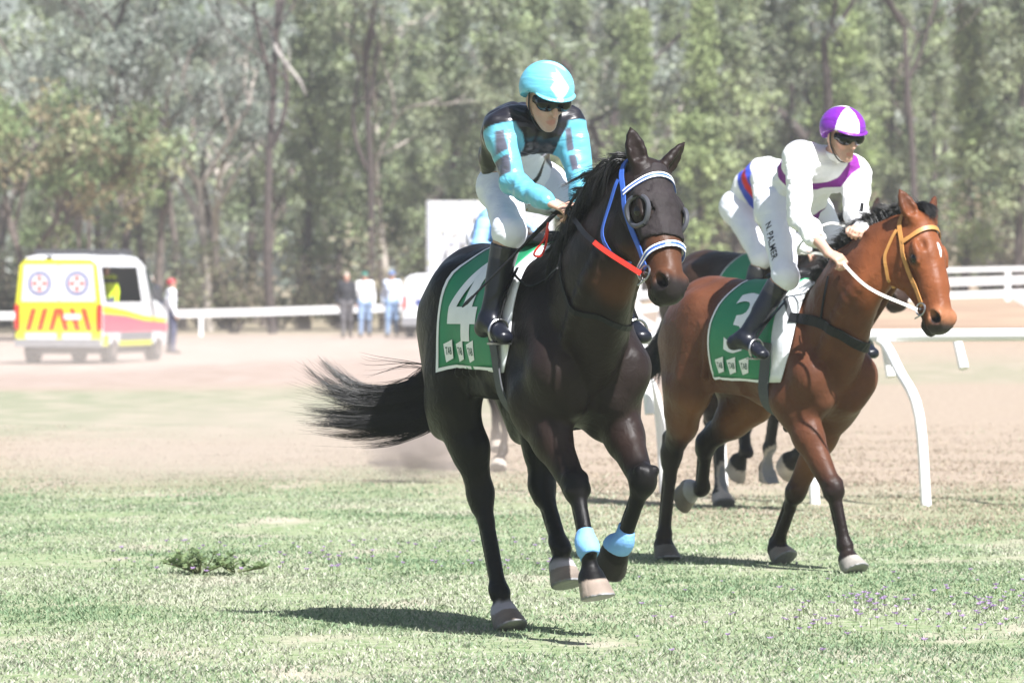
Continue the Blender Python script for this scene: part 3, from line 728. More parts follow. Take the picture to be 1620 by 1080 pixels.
M['boot'] = vmat('boot', .33, spec=.35, bump=.12, bscale=30)
M['helmet'] = satin('helmet', .27, .4)
M['goggle'] = mat('goggle', (.004, .004, .005), rough=.12, spec=.35, noise=0)
M['black_matte'] = mat('black_matte', (.012, .012, .013), rough=.7, noise=.1)
M['casual'] = vmat('casual', .8, spec=.15, bump=.2, bscale=14)
SKIN = (.47, .285, .215)

def head_human(B, O, fw, up, S=1.0):
    fw = _n(fw); lf = _n(np.cross(up, fw)); up = _n(np.cross(fw, lf)); ax = (fw, lf, up)
    p = lambda f, l, u: O + S * (fw * f + lf * l + up * u)
    T = 'head'
    B.ell(p(-.005, 0, .032), (.094 * S, .074 * S, .096 * S), k=.02, axes=ax, tag=T)
    B.bone(p(.045, 0, .02), p(.052, 0, -.07), (.056 * S, .046 * S), (.040 * S, .038 * S), k=.03, lat=lf, tag=T)
    for sg in (-1, 1):
        B.bone(p(-.005, .056 * sg, -.045), p(.066, .016 * sg, -.098), (.016 * S, .018 * S), (.015 * S, .016 * S), k=.03, tag=T)
        B.ell(p(.064, .040 * sg, -.018), (.022 * S, .020 * S, .018 * S), k=.02, axes=ax, tag=T)
        B.ell(p(-.012, .076 * sg, -.012), (.019 * S, .009 * S, .031 * S), k=.008, axes=ax, tag=T)
        B.ell(p(.098, .032 * sg, .008), (.016 * S, .018 * S, .012 * S), k=.014, axes=ax, sub=True, tag=T)
    B.ell(p(.076, 0, -.103), (.020 * S, .022 * S, .017 * S), k=.02, axes=ax, tag=T)
    B.bone(p(.090, 0, .018), p(.112, 0, -.030), (.009 * S, .009 * S), (.014 * S, .011 * S), k=.014, lat=lf, tag=T)
    B.ell(p(.088, 0, -.059), (.012 * S, .024 * S, .0065 * S), k=.008, axes=ax, tag=T)
    B.ell(p(.086, 0, -.073), (.012 * S, .021 * S, .0070 * S), k=.008, axes=ax, tag=T)
    B.bone(p(.101, -.022, -.066), p(.101, .022, -.066), .003 * S, k=.006, sub=True, tag=T)
    return p, ax
def hand_human(B, w, d, pn, thumb, curl=1.0, S=1.0):
    """palm, four unequal curled fingers and a thumb that leaves the side of the palm"""
    d = _n(d); pn = _n(pn - d * (pn @ d)); t = _n(np.cross(pn, d)); t = t if t @ thumb > 0 else -t
    T = 'hand'
    kn = w + d * .082 * S
    B.bone(w, kn, (.030 * S, .018 * S), (.040 * S, .014 * S), k=.015, lat=t, tag=T)
    for i, (off, L) in enumerate(((.030, .95), (.010, 1.05), (-.010, 1.0), (-.030, .8))):
        q = kn + t * off * S - d * .004 * abs(i - 1); a = 0; v = d
        for s_, b_ in ((.036, .55), (.026, 1.05), (.020, .8)):
            a += b_ * curl; v = d * math.cos(a) + pn * math.sin(a)
            r = q + v * s_ * L * S; B.bone(q, r, .0095 * S, .0085 * S, k=.005, tag=T); q = r
    q = w + d * .025 * S + t * .030 * S
    for v, s_ in ((_n(d * .7 + t * .6 + pn * .35), .036), (_n(d * .85 + t * .05 + pn * .5), .030), (_n(d * .7 - t * .3 + pn * .7), .022)):
        r = q + v * s_ * S; B.bone(q, r, .0115 * S, .0100 * S, k=.008, tag=T); q = r

def human_body(J, S=1.0, curl=1.0, girth=1.0):
    """J: joints in one frame. returns Body with tagged primitives, head mapping"""
    B = Body(); g = girth
    lat = _n(J['shL'] - J['shR']); hl = _n(J['hipL'] - J['hipR'])
    pel = (J['hipL'] + J['hipR']) / 2; ch = (J['shL'] + J['shR']) / 2; sp = ch - pel
    bend = J.get('bend', V(0, 0, 0))
    w1 = pel + sp * .30 + bend; w2 = pel + sp * .66 + bend * .9
    B.bone(J['hipR'], J['hipL'], (.098 * S * g, .105 * S * g), k=.04, lat=_n(sp), tag='pelvis')
    B.bone(pel + sp * .05, w1, (.150 * S * g, .105 * S * g), (.138 * S * g, .098 * S * g), k=.06, lat=hl, tag='torso')
    B.bone(w1, w2, (.138 * S * g, .098 * S * g), (.160 * S * g, .112 * S * g), k=.04, lat=lat, tag='torso')
    B.bone(w2, ch - sp * .06, (.160 * S * g, .112 * S * g), (.150 * S * g, .085 * S), k=.04, lat=lat, tag='torso')
    B.bone(J['shR'] + lat * .03, J['shL'] - lat * .03, .060 * S, k=.06, tag='torso')
    neckb = ch + _n(sp) * .035 * S + J.get('neckoff', V(0, 0, 0))
    for s_ in 'RL':
        B.bone(J['sh' + s_], J['el' + s_], (.052 * S), (.040 * S), k=.05, tag='arm')
        B.bone(J['el' + s_], J['wr' + s_], (.041 * S), (.026 * S), k=.02, tag='arm')
        B.bone(J['hip' + s_], J['kn' + s_], (.088 * S * g), (.056 * S), k=.05, tag='thigh')
        B.ell(J['kn' + s_], .056 * S, k=.03, tag='thigh')
        kn, an = J['kn' + s_], J['an' + s_]
        B.bone(kn, an, (.050 * S), (.035 * S), k=.03, tag='calf' + s_)
        ca = _n(an - kn); to = J['toe' + s_] - an; back = -_n(to - ca * (to @ ca))
        B.bone(kn + (an - kn) * .15 + back * .022 * S, kn + (an - kn) * .55 + back * .012 * S, (.046 * S), (.032 * S), k=.03, tag='calf' + s_)
        B.bone(an, J['toe' + s_], (.034 * S, .034 * S), (.033 * S, .020 * S), k=.03, tag='foot' + s_, lat=np.cross(to, V(0, 0, 1)))
        B.bone(an, an - to * .22 + ca * .045 * S, .034 * S, k=.02, tag='foot' + s_)
        hd = J.get('hd' + s_, J['wr' + s_] - J['el' + s_])
        hand_human(B, J['wr' + s_], hd, J.get('pn' + s_, V(0, 0, -1)), J.get('th' + s_, V(1, 0, 0)), curl, S)
    B.bone(neckb - _n(sp) * .05, J['head'] - J['hup'] * .05 * S - _n(J['hfw']) * .015, .056 * S, .052 * S, k=.03, tag='neck')
    hp, hax = head_human(B, J['head'], J['hfw'], J['hup'], S)
    return B, hp, hax
def arm_mask(B, X, soft=.004, bias=0.0):
    f = lambda t: np.min([Body.dist(p, X) for p in B.p if p['tag'] == t], 0)
    return sstep(f('torso') - f('arm') + bias, -soft, soft)
def sel(B, *tags): return [p for p in B.p if p['tag'] in tags]

def skin_paint(hp, hax, hair=None, hairc=(.05, .03, .02), S=1):
    def f(X):
        c = np.tile(V(*SKIN), (len(X), 1)); c = c * (1 + .10 * fnoise(X, 25, 4)[:, None])
        fw = (X - hp(0, 0, 0)) @ hax[0] / S; u = (X - hp(0, 0, 0)) @ hax[2] / S; l = (X - hp(0, 0, 0)) @ hax[1] / S
        hd = np.linalg.norm(X - hp(0, 0, 0), axis=1) / S
        lips = sstep(((u + .066) / .0125) ** 2 + (l / .025) ** 2, 1.1, .6) * (fw > .082) * (hd < .16); c = mix(c, (.42, .17, .135), lips * .8)
        ck = sstep(np.linalg.norm(X - hp(.06, .045, -.03), axis=1), .04, .01) + sstep(np.linalg.norm(X - hp(.06, -.045, -.03), axis=1), .04, .01); c = mix(c, (.56, .24, .17), np.clip(ck, 0, 1) * .5)
        if hair is not None:
            m = (hd < .17) * np.maximum(sstep(u - .5 * fw, .02, .03), sstep(fw + .0 * u, -.005, -.02) * (u > -.09)); c = mix(c, hairc, m)
        return c
    return f

def dress(root, B, hp, hax, spec, h=.006):
    """body, then each garment as its own shell; spec holds colour functions"""
    D, lo, hh = B.grid(h); Vv, F = nets(D, lo, hh, 1)
    mesh_obj('body', Vv, F, M['skin'], root, True, skin_paint(hp, hax, spec.get('hair'), spec.get('hairc', (.05, .03, .02)))(Vv))
    out = {}
    wear = []
    for w in spec['wear']:
        if w[0] in ('boots', 'shoes'):
            for s_ in 'RL': wear.append((w[0], w[0][:-1], tuple(t + s_ for t in w[1])) + tuple(w[2:]))
        else: wear.append((w[0], w[0], tuple(t for q in w[1] for t in ((q + 'R', q + 'L') if q in ('calf', 'foot') else (q,)))) + tuple(w[2:]))
    for nm, onm, tags, off, mt, cf, amp, fs in wear:
        pr = sel(B, *tags)
        cut = spec.get('cut', {}).get(nm)
        def skin(X, d, amp=amp, fs=fs): return d + amp * fnoise(X * V(1, 1, .8), fs, 11) + amp * .5 * fnoise(X, fs * 2.3, 5)
        out[nm] = sdf_part(onm, B, pr, h, off, M[mt], root, skin=skin if amp else None, cut=cut, relax=1, colors=cf)
    return out
const = lambda c: (lambda X: np.tile(V(*c), (len(X), 1)))

def helmet(root, hp, hax, colf, S=1.0, h=.005, brim=True, strap_=True, cap=False, brimf=None):
    B = Body(); fw, lf, up = hax
    B.ell(hp(-.004, 0, .052), (.124 * S, .104 * S, .104 * S), k=.01, axes=hax)
    B.ell(hp(-.03, 0, .035), (.100 * S, .100 * S, .09 * S), k=.04, axes=hax)
    o = hp(0, 0, 0)
    def post(X, d):
        fwd = (X - o) @ fw; u = (X - o) @ up
        return np.maximum(d, (.048 - u - .75 * np.maximum(.03 - fwd, 0)) * .8)
    D, lo, hh = B.grid(h, post=post); Vv, F = nets(D, lo, hh, 1)
    sh = mesh_obj('helmet', Vv, F, M['helmet'], root, True, colf(Vv))
    C = Body(); C.ell(hp(.072, 0, .056), (.068 * S, .090 * S, .010 * S), k=.01, axes=(_n(fw - up * .12), lf, _n(up + fw * .12)))
    D, lo, hh = C.grid(h * .8); Vv, F = nets(D, lo, hh, 1)
    mesh_obj('brim', Vv, F, M['helmet'], sh, True, (brimf or colf)(Vv))
    if strap_:
        ring = []
        for a in np.linspace(0, 2 * math.pi, 30):
            ring.append(hp(-.008 + .122 * math.cos(a), .1045 * math.sin(a), .066))
        ribbon('goggle_strap', ring, [_n(r - hp(-.004, 0, .066)) for r in ring], .016 * S, .004, M['black_matte'], sh)
        pts = catmull([hp(.0, -.086, .03), hp(.012, -.074, -.05), hp(.05, -.04, -.113), hp(.066, 0, -.124), hp(.05, .04, -.113), hp(.012, .074, -.05), hp(.0, .086, .03)], 24)
        ribbon('chin_strap', pts, [_n(q - hp(.02, 0, -.03)) for q in pts], .012 * S, .003, M['black_matte'], sh)
    return sh
def goggles(root, hp, hax, S=1.0):
    B = Body()
    for sg in (-1, 1):
        B.ell(hp(.078, .034 * sg, .014), (.038 * S, .045 * S, .036 * S), k=.02, axes=hax)
    B.bone(hp(.03, -.074, .014), hp(.075, -.05, .012), (.008, .018), k=.02, lat=hax[0]); B.bone(hp(.03, .074, .014), hp(.075, .05, .012), (.008, .018), k=.02, lat=hax[0])
    B.ell(hp(.122, 0, -.022), (.03, .016, .022), k=.012, axes=hax, sub=True)
    return sdf_part('goggles', B, B.p, .0045, 0, M['goggle'], root)
# ------------------------------------------------------------------ jockeys (in the frame of the horse they ride)
def person_root(fr, label, group='jockeys on horseback', z=1.5):
    return empty('person', fr.world(V(.2, 0, z)), -fr.theta, label, 'jockey', group)
def shift(J, o):
    return {k: (v - o if k[:3] not in ('hup', 'hfw', 'ben', 'nec') and k[:2] not in ('hd', 'pn', 'th') else v) for k, v in J.items()}
P = P1
J1 = dict(hipR=P(795, 296, .03), hipL=P(858, 296, .03), knR=P(806, 368, .40), anR=P(774, 508, .34), toeR=P(798, 533, .47),
          shR=P(793, 203, .30), shL=P(900, 198, .30), elR=P(810, 290, .40), wrR=P(868, 319, .70), elL=P(921, 285, .38), wrL=P(915, 322, .62),
          head=P(864, 156, .43), hfw=V(.90, .06, -.45), hup=V(.44, .02, .90), bend=V(-.05, -.035, .07),
          hdR=V(.5, .6, -.3), pnR=V(-.3, .1, -.9), thR=V(.6, .4, .5), hdL=V(.6, -.6, -.2), pnL=V(-.3, 0, -.9), thL=V(.6, -.4, .5))
J1['knL'] = V(.40, .24, J1['knR'][2]); J1['anL'] = V(.34, .30, J1['anR'][2]); J1['toeL'] = V(.50, .31, J1['toeR'][2])
O1 = V(.2, 0, 1.5)
J1 = shift(J1, O1)
R1 = person_root(F1, 'jockey in turquoise and black silks with satin turquoise cap')
B1, hp1, ha1 = human_body(J1, .95, girth=.94)
ch1 = (J1['shL'] + J1['shR']) / 2; pe1 = (J1['hipL'] + J1['hipR']) / 2; up1 = _n(ch1 - pe1); la1 = _n(J1['shL'] - J1['shR']); fr1 = _n(np.cross(la1, up1))
TEAL, BLACK, WHITE = V(.12, .40, .53), V(.010, .009, .013), V(.80, .82, .86)
def silk1(X):
    c = np.tile(BLACK, (len(X), 1))
    u = (X - ch1) @ la1; v = (X - ch1) @ up1; w = (X - ch1) @ fr1
    am = arm_mask(B1, X, bias=.014)
    dia = sstep(np.abs(u) / .16 + np.abs(v + .30) / .23, 1.03, .98) * sstep(w, -.01, .01)
    c = mix(c, WHITE, dia)
    for sgn in (-1, 1):
        c = mix(c, BLACK, sstep(np.abs(v + .30 + sgn * .9 * u), .013, .008) * dia)
    for s_ in 'RL':
        a, b, e = J1['sh' + s_], J1['el' + s_], J1['wr' + s_]
        d, par = seg_param(X, [a, b, e]); out = (X - a) @ (la1 * (1 if s_ == 'L' else -1))
        arm = am * sstep(d, .16, .14) * sstep(par + .0 * out, .015, .04)
        c = mix(c, TEAL, arm)
        side = np.cross(_n(b - a), fr1); t = (X - a) @ side; front = (X - a) @ fr1
        bar = arm * sstep(np.abs(t - .012), .0075, .0035) * sstep(np.abs(par - .52), .40, .36) * sstep(np.abs(par - .55), .03, .05) * sstep(front, -.02, .0)
        c = mix(c, V(.09, .09, .12), bar)
    return c
def cut1(X):
    v = (X - pe1) @ up1; return np.where(np.linalg.norm(X - pe1, axis=1) < .30, .01 - v, -1)
brw = V(.72, .73, .80)
def boot_paint(J, sock=True):
    def f(X):
        c = np.tile(V(.006, .007, .013), (len(X), 1))
        for s_ in 'RL':
            d, par = seg_param(X, [J['kn' + s_], J['an' + s_]]); m = (d < .09) * (par < .30); c = mix(c, V(.020, .020, .022), m)
        return c
    return f
def calf_cut(J, lo=.02):
    def f(X):
        o = np.full(len(X), -1.)
        for s_ in 'RL':
            k, a = J['kn' + s_], J['an' + s_]; d = _n(a - k); t = (X - k) @ d; m = np.linalg.norm(X - k, axis=1) < .16; o[m] = np.maximum(o[m], (lo + .035) - t[m])
        return o
    return f
def thigh_cut(J, at_=.085):
    def f(X):
        o = np.full(len(X), -1.)
        for s_ in 'RL':
            k, a = J['kn' + s_], J['an' + s_]; d = _n(a - k); t = (X - k) @ d; m = np.linalg.norm(X - k, axis=1) < .2; o[m] = np.maximum(o[m], t[m] - at_)
        return o
    return f
W1 = dress(R1, B1, hp1, ha1, dict(wear=[
    ('silks', ('torso', 'arm'), .016, 'satin', silk1, .008, 22),
    ('collar', ('neck',), .012, 'casual', const((.010, .010, .012)), .002, 40),
    ('breeches', ('pelvis', 'thigh'), .013, 'breech', const(brw), .0025, 30),
    ('boots', ('calf', 'foot'), .009, 'boot', boot_paint(J1), .0012, 50)],
    cut={'silks': cut1, 'boots': calf_cut(J1), 'breeches': thigh_cut(J1), 'collar': lambda X: (X - hp1(0, 0, -.075)) @ ha1[2]}))
def helm1(X):
    o = hp1(0, 0, .05); f, l, u = (X - o) @ ha1[0], (X - o) @ ha1[1], (X - o) @ ha1[2]
    c = np.tile(TEAL * 1.15, (len(X), 1))
    st = sstep(np.abs(l) / .042 + np.abs(u - .045) / .055, 1.1, .9) * (f > .02); c = mix(c, V(.55, .74, .82), st); c = mix(c, V(.45, .70, .80), sstep(fnoise(X, 30, 77), .3, .8) * .7)
    return c
helmet(R1, hp1, ha1, helm1); goggles(R1, hp1, ha1)

P = P2
J2 = dict(hipR=P(1228, 330, .24), hipL=P(1284, 335, .20), knR=P(1243, 438, .53), anR=P(1176, 536, .38), toeR=P(1207, 560, .52),
          shR=P(1262, 250, .55), shL=P(1357, 272, .54), elR=P(1266, 345, .66), wrR=P(1310, 400, .93), elL=P(1354, 342, .74), wrL=P(1362, 365, .92),
          head=P(1333, 216, .69), hfw=V(.94, .02, -.32), hup=V(.34, -.02, .93), bend=V(-.03, 0, .06),
          hdR=V(.75, .3, -.35), pnR=V(-.2, .25, -.9), thR=V(.3, .5, .6), hdL=V(.5, -.5, .1), pnL=V(.2, -.5, -.5), thL=V(.2, -.2, .8))
J2['knL'] = V(.50, .24, J2['knR'][2]); J2['anL'] = V(.38, .30, J2['anR'][2]); J2['toeL'] = V(.52, .31, J2['toeR'][2])
J2 = shift(J2, O1)
R2 = person_root(F2, 'jockey in white silks with purple sash and purple and white cap')
B2, hp2, ha2 = human_body(J2, .93)
ch2 = (J2['shL'] + J2['shR']) / 2; pe2 = (J2['hipL'] + J2['hipR']) / 2; up2 = _n(ch2 - pe2); la2 = _n(J2['shL'] - J2['shR']); fr2 = _n(np.cross(la2, up2))
PURPLE = V(.20, .022, .235)
def silk2(X):
    c = np.tile(V(.80, .79, .80), (len(X), 1))
    u = (X - ch2) @ la2; v = (X - ch2) @ up2; w = (X - ch2) @ fr2
    L_ = np.linalg.norm(ch2 - pe2)
    q0 = np.array([.125, .10]); q1 = np.array([-.16, -.19]); d = (q1 - q0) / np.linalg.norm(q1 - q0)
    dist = np.abs((u - q0[0]) * d[1] - (v - q0[1]) * d[0])
    keep = 1 - arm_mask(B2, X)
    sash = sstep(dist, .037, .031) * keep
    c = mix(c, PURPLE, sash)
    belt = sstep(np.abs(v + L_ - .06), .031, .025) * keep; c = mix(c, PURPLE * .75, belt)
    return c
def cut2(X):
    v = (X - pe2) @ up2; return np.where(np.linalg.norm(X - pe2, axis=1) < .30, .02 - v, -1)
def sleeve_cut(X):
    a, b = J2['elR'], J2['wrR']; d = _n(b - a); t = (X - a) @ d; L_ = np.linalg.norm(b - a)
    return np.where(np.linalg.norm(X - b, axis=1) < .2, t - L_ * .66, -1)
W2 = dress(R2, B2, hp2, ha2, dict(wear=[
    ('silks', ('torso', 'arm'), .022, 'cotton', silk2, .008, 24),
    ('collar', ('neck',), .008, 'cotton', const((.80, .79, .80)), .001, 40),
    ('breeches', ('pelvis', 'thigh'), .013, 'breech', const(brw), .0025, 30),
    ('boots', ('calf', 'foot'), .009, 'boot', boot_paint(J2), .0012, 50)],
    cut={'silks': lambda X: np.maximum(cut2(X), sleeve_cut(X)), 'boots': calf_cut(J2), 'breeches': thigh_cut(J2, .06), 'collar': lambda X: (X - hp2(0, 0, -.098)) @ ha2[2]}))
def helm2(X):
    o = hp2(0, 0, .05); f, l, u = (X - o) @ ha2[0], (X - o) @ ha2[1], (X - o) @ ha2[2]
    a = np.degrees(np.arctan2(l, f)); wh = ((a > -62) & (a < 5)) | ((a > 118) | (a < -150))
    c = np.tile(V(.17, .02, .34), (len(X), 1)); c = mix(c, V(.80, .79, .80), wh.astype(float))
    return c
helmet(R2, hp2, ha2, helm2, brimf=const((.15, .018, .27))); goggles(R2, hp2, ha2)
# name down the thigh
bvh = None
def surf_bvh(o):
    me = o.data; return BVHTree.FromPolygons([v.co.copy() for v in me.vertices], [tuple(p.vertices) for p in me.polygons])
br2 = surf_bvh(W2['breeches'])
ink = mat('ink', (.015, .015, .02), rough=.6, noise=0)
def thigh_text(o, bvh, J, body, size, parent, t0=.50, side=1, tilt=0.0, out=None):
    a, b = J['hipR'], J['knR']; ax = _n(b - a); out = _n(V(.35, -1, .1)) if out is None else out
    wdt = _n(np.cross(ax, out)); c = a + (b - a) * t0
    def fm(x, y):
        p = c + ax * x * size - wdt * y * size * side
        loc, nor, i, d = bvh.ray_cast(Vector(p + out * .35), Vector(-out))
        return np.array(loc) + np.array(nor) * .0025 if loc is not None else p + out * .09
    return word('name_print', body, fm, ink, o)
thigh_text(W2['breeches'], br2, J2, 'N. PALMER', .052, R2)
# ------------------------------------------------------------------ tack
def hit(H, px, py, bvh=None, off=0.0):
    fr = H['fr']; d = ray(px, py); o = fr.loc(CAMP); dl = V(d @ fr.h, d @ fr.left, d[2])
    loc, nor, i, t = (bvh or H['bvh']).ray_cast(Vector(o), Vector(_n(dl)))
    if loc is None: return None
    return np.array(loc) + np.array(nor) * off
def girth_map(H, off0=0.0, zc=1.25):
    """point on the barrel at (f, angle), from a table of radii smoothed like cloth"""
    if 'gm' not in H:
        S = H['S']; bvh = H['bvh']; z0 = zc * S + H['dz'] * .5
        fs_ = np.arange(-.50, .70, .025); ph = np.arange(-180, 361, 5.); T = np.zeros((len(fs_), len(ph)))
        for i, f in enumerate(fs_):
            for j, p in enumerate(ph[:73]):
                a = R(p); loc, nor, k, d = bvh.ray_cast(Vector((f, 0, z0)), Vector((0, -math.cos(a), math.sin(a)))); T[i, j] = min(d, .40) if loc is not None else .32
        T[:, 73:] = T[:, 1:len(ph) - 72]
        sm = T.copy()
        for _ in range(3):
            q = np.pad(sm, 2, mode='edge'); sm = (q[:-4, 2:-2] + q[1:-3, 2:-2] + q[2:-2, 2:-2] * 2 + q[3:-1, 2:-2] + q[4:, 2:-2] + q[2:-2, 1:-3] + q[2:-2, 3:-1]) / 8
        H['gm'] = (z0, np.maximum(sm, T - .003))
    z0, T = H['gm']
    def m(f, phi, off=0.0):
        a = R(phi); x = np.clip((f + .50) / .025, 0, T.shape[0] - 1.001); y = np.clip((phi + 180) / 5., 0, T.shape[1] - 1.001); i, j = int(x), int(y); u, v = x - i, y - j
        r = (T[i, j] * (1 - u) + T[i + 1, j] * u) * (1 - v) + (T[i, j + 1] * (1 - u) + T[i + 1, j + 1] * u) * v
        return V(f, 0, z0) + V(0, -math.cos(a), math.sin(a)) * (r + off + off0)
    return m
def phi_of(s):            # arc length (m) below the spine -> angle round the barrel
    return 90 - s / .302 * 57.3
def saddle_cloth(H, f0, f1, drop, number, mt, slant=.0, white_front=True, rear=.04, nshift=(0, 0), nsize=.30, round_=.0):
    g = girth_map(H); S = H['S']; root = H['root']
    # right and left flaps over the back: u runs front to rear, arc s from -drop to drop
    nu, nv = 16, 46; vs, fs = [], []
    def edge(s):
        q = abs(s) / drop
        return f0 - rear * math.sin(min(q, 1) * 2.2) + .06 * max(0, .35 - q), f1 + slant * q
    def pt(u, s, off):
        fr_, ff = edge(s); return g(fr_ + (ff - fr_) * u, phi_of(s), off)
    for j in range(nv):
        s = -drop + 2 * drop * j / (nv - 1)
        for i in range(nu):
            u = i / (nu - 1); dr = .014 + .004 * math.sin(9 * u + 4 * s) * (abs(s) / drop)
            vs.append(pt(u, s, dr))
    n0 = len(vs)
    for j in range(nv):
        s = -drop + 2 * drop * j / (nv - 1)
        for i in range(nu): vs.append(pt(i / (nu - 1), s, .003))
    for base, fl in ((0, 1), (n0, -1)):
        for j in range(nv - 1):
            for i in range(nu - 1):
                a = base + j * nu + i; q = (a, a + 1, a + nu + 1, a + nu); fs.append(q[::fl])
    rim = [j * nu for j in range(nv)] + [(nv - 1) * nu + i for i in range(1, nu)] + [j * nu + nu - 1 for j in range(nv - 2, -1, -1)] + [i for i in range(nu - 2, 0, -1)]
    for a, b in zip(rim, rim[1:] + rim[:1]): fs.append((a, b, b + n0, a + n0))
    cl = mesh_obj('saddle_cloth', vs, np.array(fs), mt, root, True)
    def fm(x, s): # x along f (absolute), s arc
        return g(x, phi_of(s), .0195)
    # white piping along rear and bottom
    def fmu(u, s): return pt(u, s, .0185)
    w = .010
    decal('piping', [[(0, .05), (.028, .05), (.028, drop - .012), (0, drop - .012)]], fmu, M['white_trim'], cl)
    decal('piping', [[(0, drop - .012), (1, drop - .012), (1, drop), (0, drop)]], fmu, M['white_trim'], cl)
    return cl, fm, pt
def poly4():
    return [[(.5, 0), (.82, 0), (.82, 1), (.5, 1)],
            [(0, .2), (.5, .2), (.5, .4), (0, .4)], [(.82, .2), (1, .2), (1, .4), (.82, .4)],
            [(0, .4), (.26, .4), (.5, .72), (.5, 1), (.42, 1)]]
def print_number(cl, fm, polys, cf, cs, w, h):
    decal('number_print', [[(cf + (x - .5) * w, cs + (.5 - y) * h) for x, y in p] for p in polys], fm, M['white_trim'], cl, .025)
def print_word_patch(cl, fm, cf, cs, w=.088, h=.082, skew=.010):
    decal('sponsor_patch', [[(cf - w / 2, cs - h / 2 + skew), (cf + w / 2, cs - h / 2 - skew), (cf + w / 2 - .010, cs + h / 2 - skew), (cf - w / 2 + .018, cs + h / 2 + skew * .3)]], fm, M['white_trim'], cl)
    g2 = lambda x, y: fm(cf + x * .030, cs - y * .046) + V(0, -.0015, 0)
    word('patch_print', 'TAB', g2, mat('patch_ink', (.01, .08, .05), rough=.6, noise=0), cl)

# ---- horse one
cl1, fm1, pt1 = saddle_cloth(H1, -.235, .29, .63, 4, M['cloth_green'], slant=.02)
print_number(cl1, fm1, poly4(), -.02, .33, .33, .37)
for q_ in (-.175, -.045, .085): print_word_patch(cl1, fm1, q_, .56)
g1 = girth_map(H1)
def pad(H, f0, f1, drop, mt, name='saddle_pad', off=.010):
    g = girth_map(H); nu, nv = 5, 40; vs = []; fs = []
    for lay in (off, .001):
        for j in range(nv):
            s = -drop + 2 * drop * j / (nv - 1); q = abs(s) / drop
            for i in range(nu):
                u = i / (nu - 1); a, b = f0 + .02 * q, f1 + .05 * math.sin(q * 2.4) - .10 * max(0, q - .8) * 5 * .2
                vs.append(g(a + (b - a) * u, phi_of(s), lay * (1 - .3 * abs(2 * u - 1))))
    n0 = nu * nv
    for base, fl in ((0, 1), (n0, -1)):
        for j in range(nv - 1):
            for i in range(nu - 1):
                a = base + j * nu + i; fs.append((a, a + 1, a + nu + 1, a + nu)[::fl])
    rim = [j * nu for j in range(nv)] + [(nv - 1) * nu + i for i in range(1, nu)] + [j * nu + nu - 1 for j in range(nv - 2, -1, -1)] + [i for i in range(nu - 2, 0, -1)]
    for a, b in zip(rim, rim[1:] + rim[:1]): fs.append((a, b, b + n0, a + n0))
    return mesh_obj(name, vs, np.array(fs), mt, H['root'], True)
pad(H1, .20, .385, .64, M['cloth_white'])
def girth(H, f, fb, s0, width, mt):
    g = girth_map(H); pts, nn = [], []
    phis = np.linspace(phi_of(s0), 180 - phi_of(s0) - 360 + 0, 44)
    for p in phis:
        q = (p - phis[0]) / (phis[-1] - phis[0]); ff = f + (fb - f) * math.sin(q * math.pi)
        a = R(p); pts.append(g(ff, p, .016)); nn.append(V(0, -math.cos(a), math.sin(a)))
    return ribbon('girth', pts, nn, width, .006, mt, H['root'])
girth(H1, .285, .40, .40, .085, M['girth'])
def saddle(H, f0, z_, mt):
    B = Body(); S = H['S']; g = girth_map(H)
    t = g(f0 + .05, 90)[2]
    B.bone(V(f0 - .06, 0, t + .025), V(f0 + .14, 0, t + .025), (.10, .024), (.09, .024), k=.03)
    B.bone(V(f0 + .15, -.03, t + .04), V(f0 + .15, .03, t + .04), .022, k=.03)
    return sdf_part('saddle', B, B.p, .008, 0, mt, H['root'])
saddle(H1, .12, 0, M['leather_black'])
def stirrup(H, J, s_, o, root):
    an, toe = J['an' + s_] + o, J['toe' + s_] + o; c = an + (toe - an) * .66 + V(0, 0, -.025)
    d = _n(toe - an); sd = _n(np.cross(d, V(0, 0, 1))); pts = []
    for a in np.linspace(0, 2 * math.pi, 22): pts.append(c + sd * .048 * math.cos(a) + V(0, 0, 1) * (.050 * math.sin(a) + .024) * (1 if math.sin(a) > -.75 else .97))
    m = MB(); m.tube(pts, .006, 8); m.box(c + V(0, 0, -.024), (.05, .088, .008)); io = m.build('stirrup_iron', M['steel'], root)
    top = c + V(0, 0, .075)
    g = girth_map(H); q = g(top[0] - .02, phi_of(.20) if s_ == 'R' else 180 - phi_of(.20), .03)
    P_ = catmull([top, (top + q) / 2 + V(0, (-.01 if s_ == 'R' else .01), 0), q], 12)
    ribbon('stirrup_leather', P_, [V(0, -1 if s_ == 'R' else 1, 0)] * 12, .022, .004, M['leather_black'], root)
stirrup(H1, J1, 'R', O1, H1['root']); stirrup(H1, J1, 'L', O1, H1['root'])

def mirror_band(H, pts, width, thick, mt, name, off=.003, n=40, bvh=None, parent=None):
    hp = H['hp']; full = [hp(u, n_, -w) for u, n_, w in pts] + [hp(u, n_, w) for u, n_, w in pts[::-1] if abs(w) > 1e-6]
    return strap(name, H, full, width, thick, mt, off, n, bvh=bvh, parent=parent)
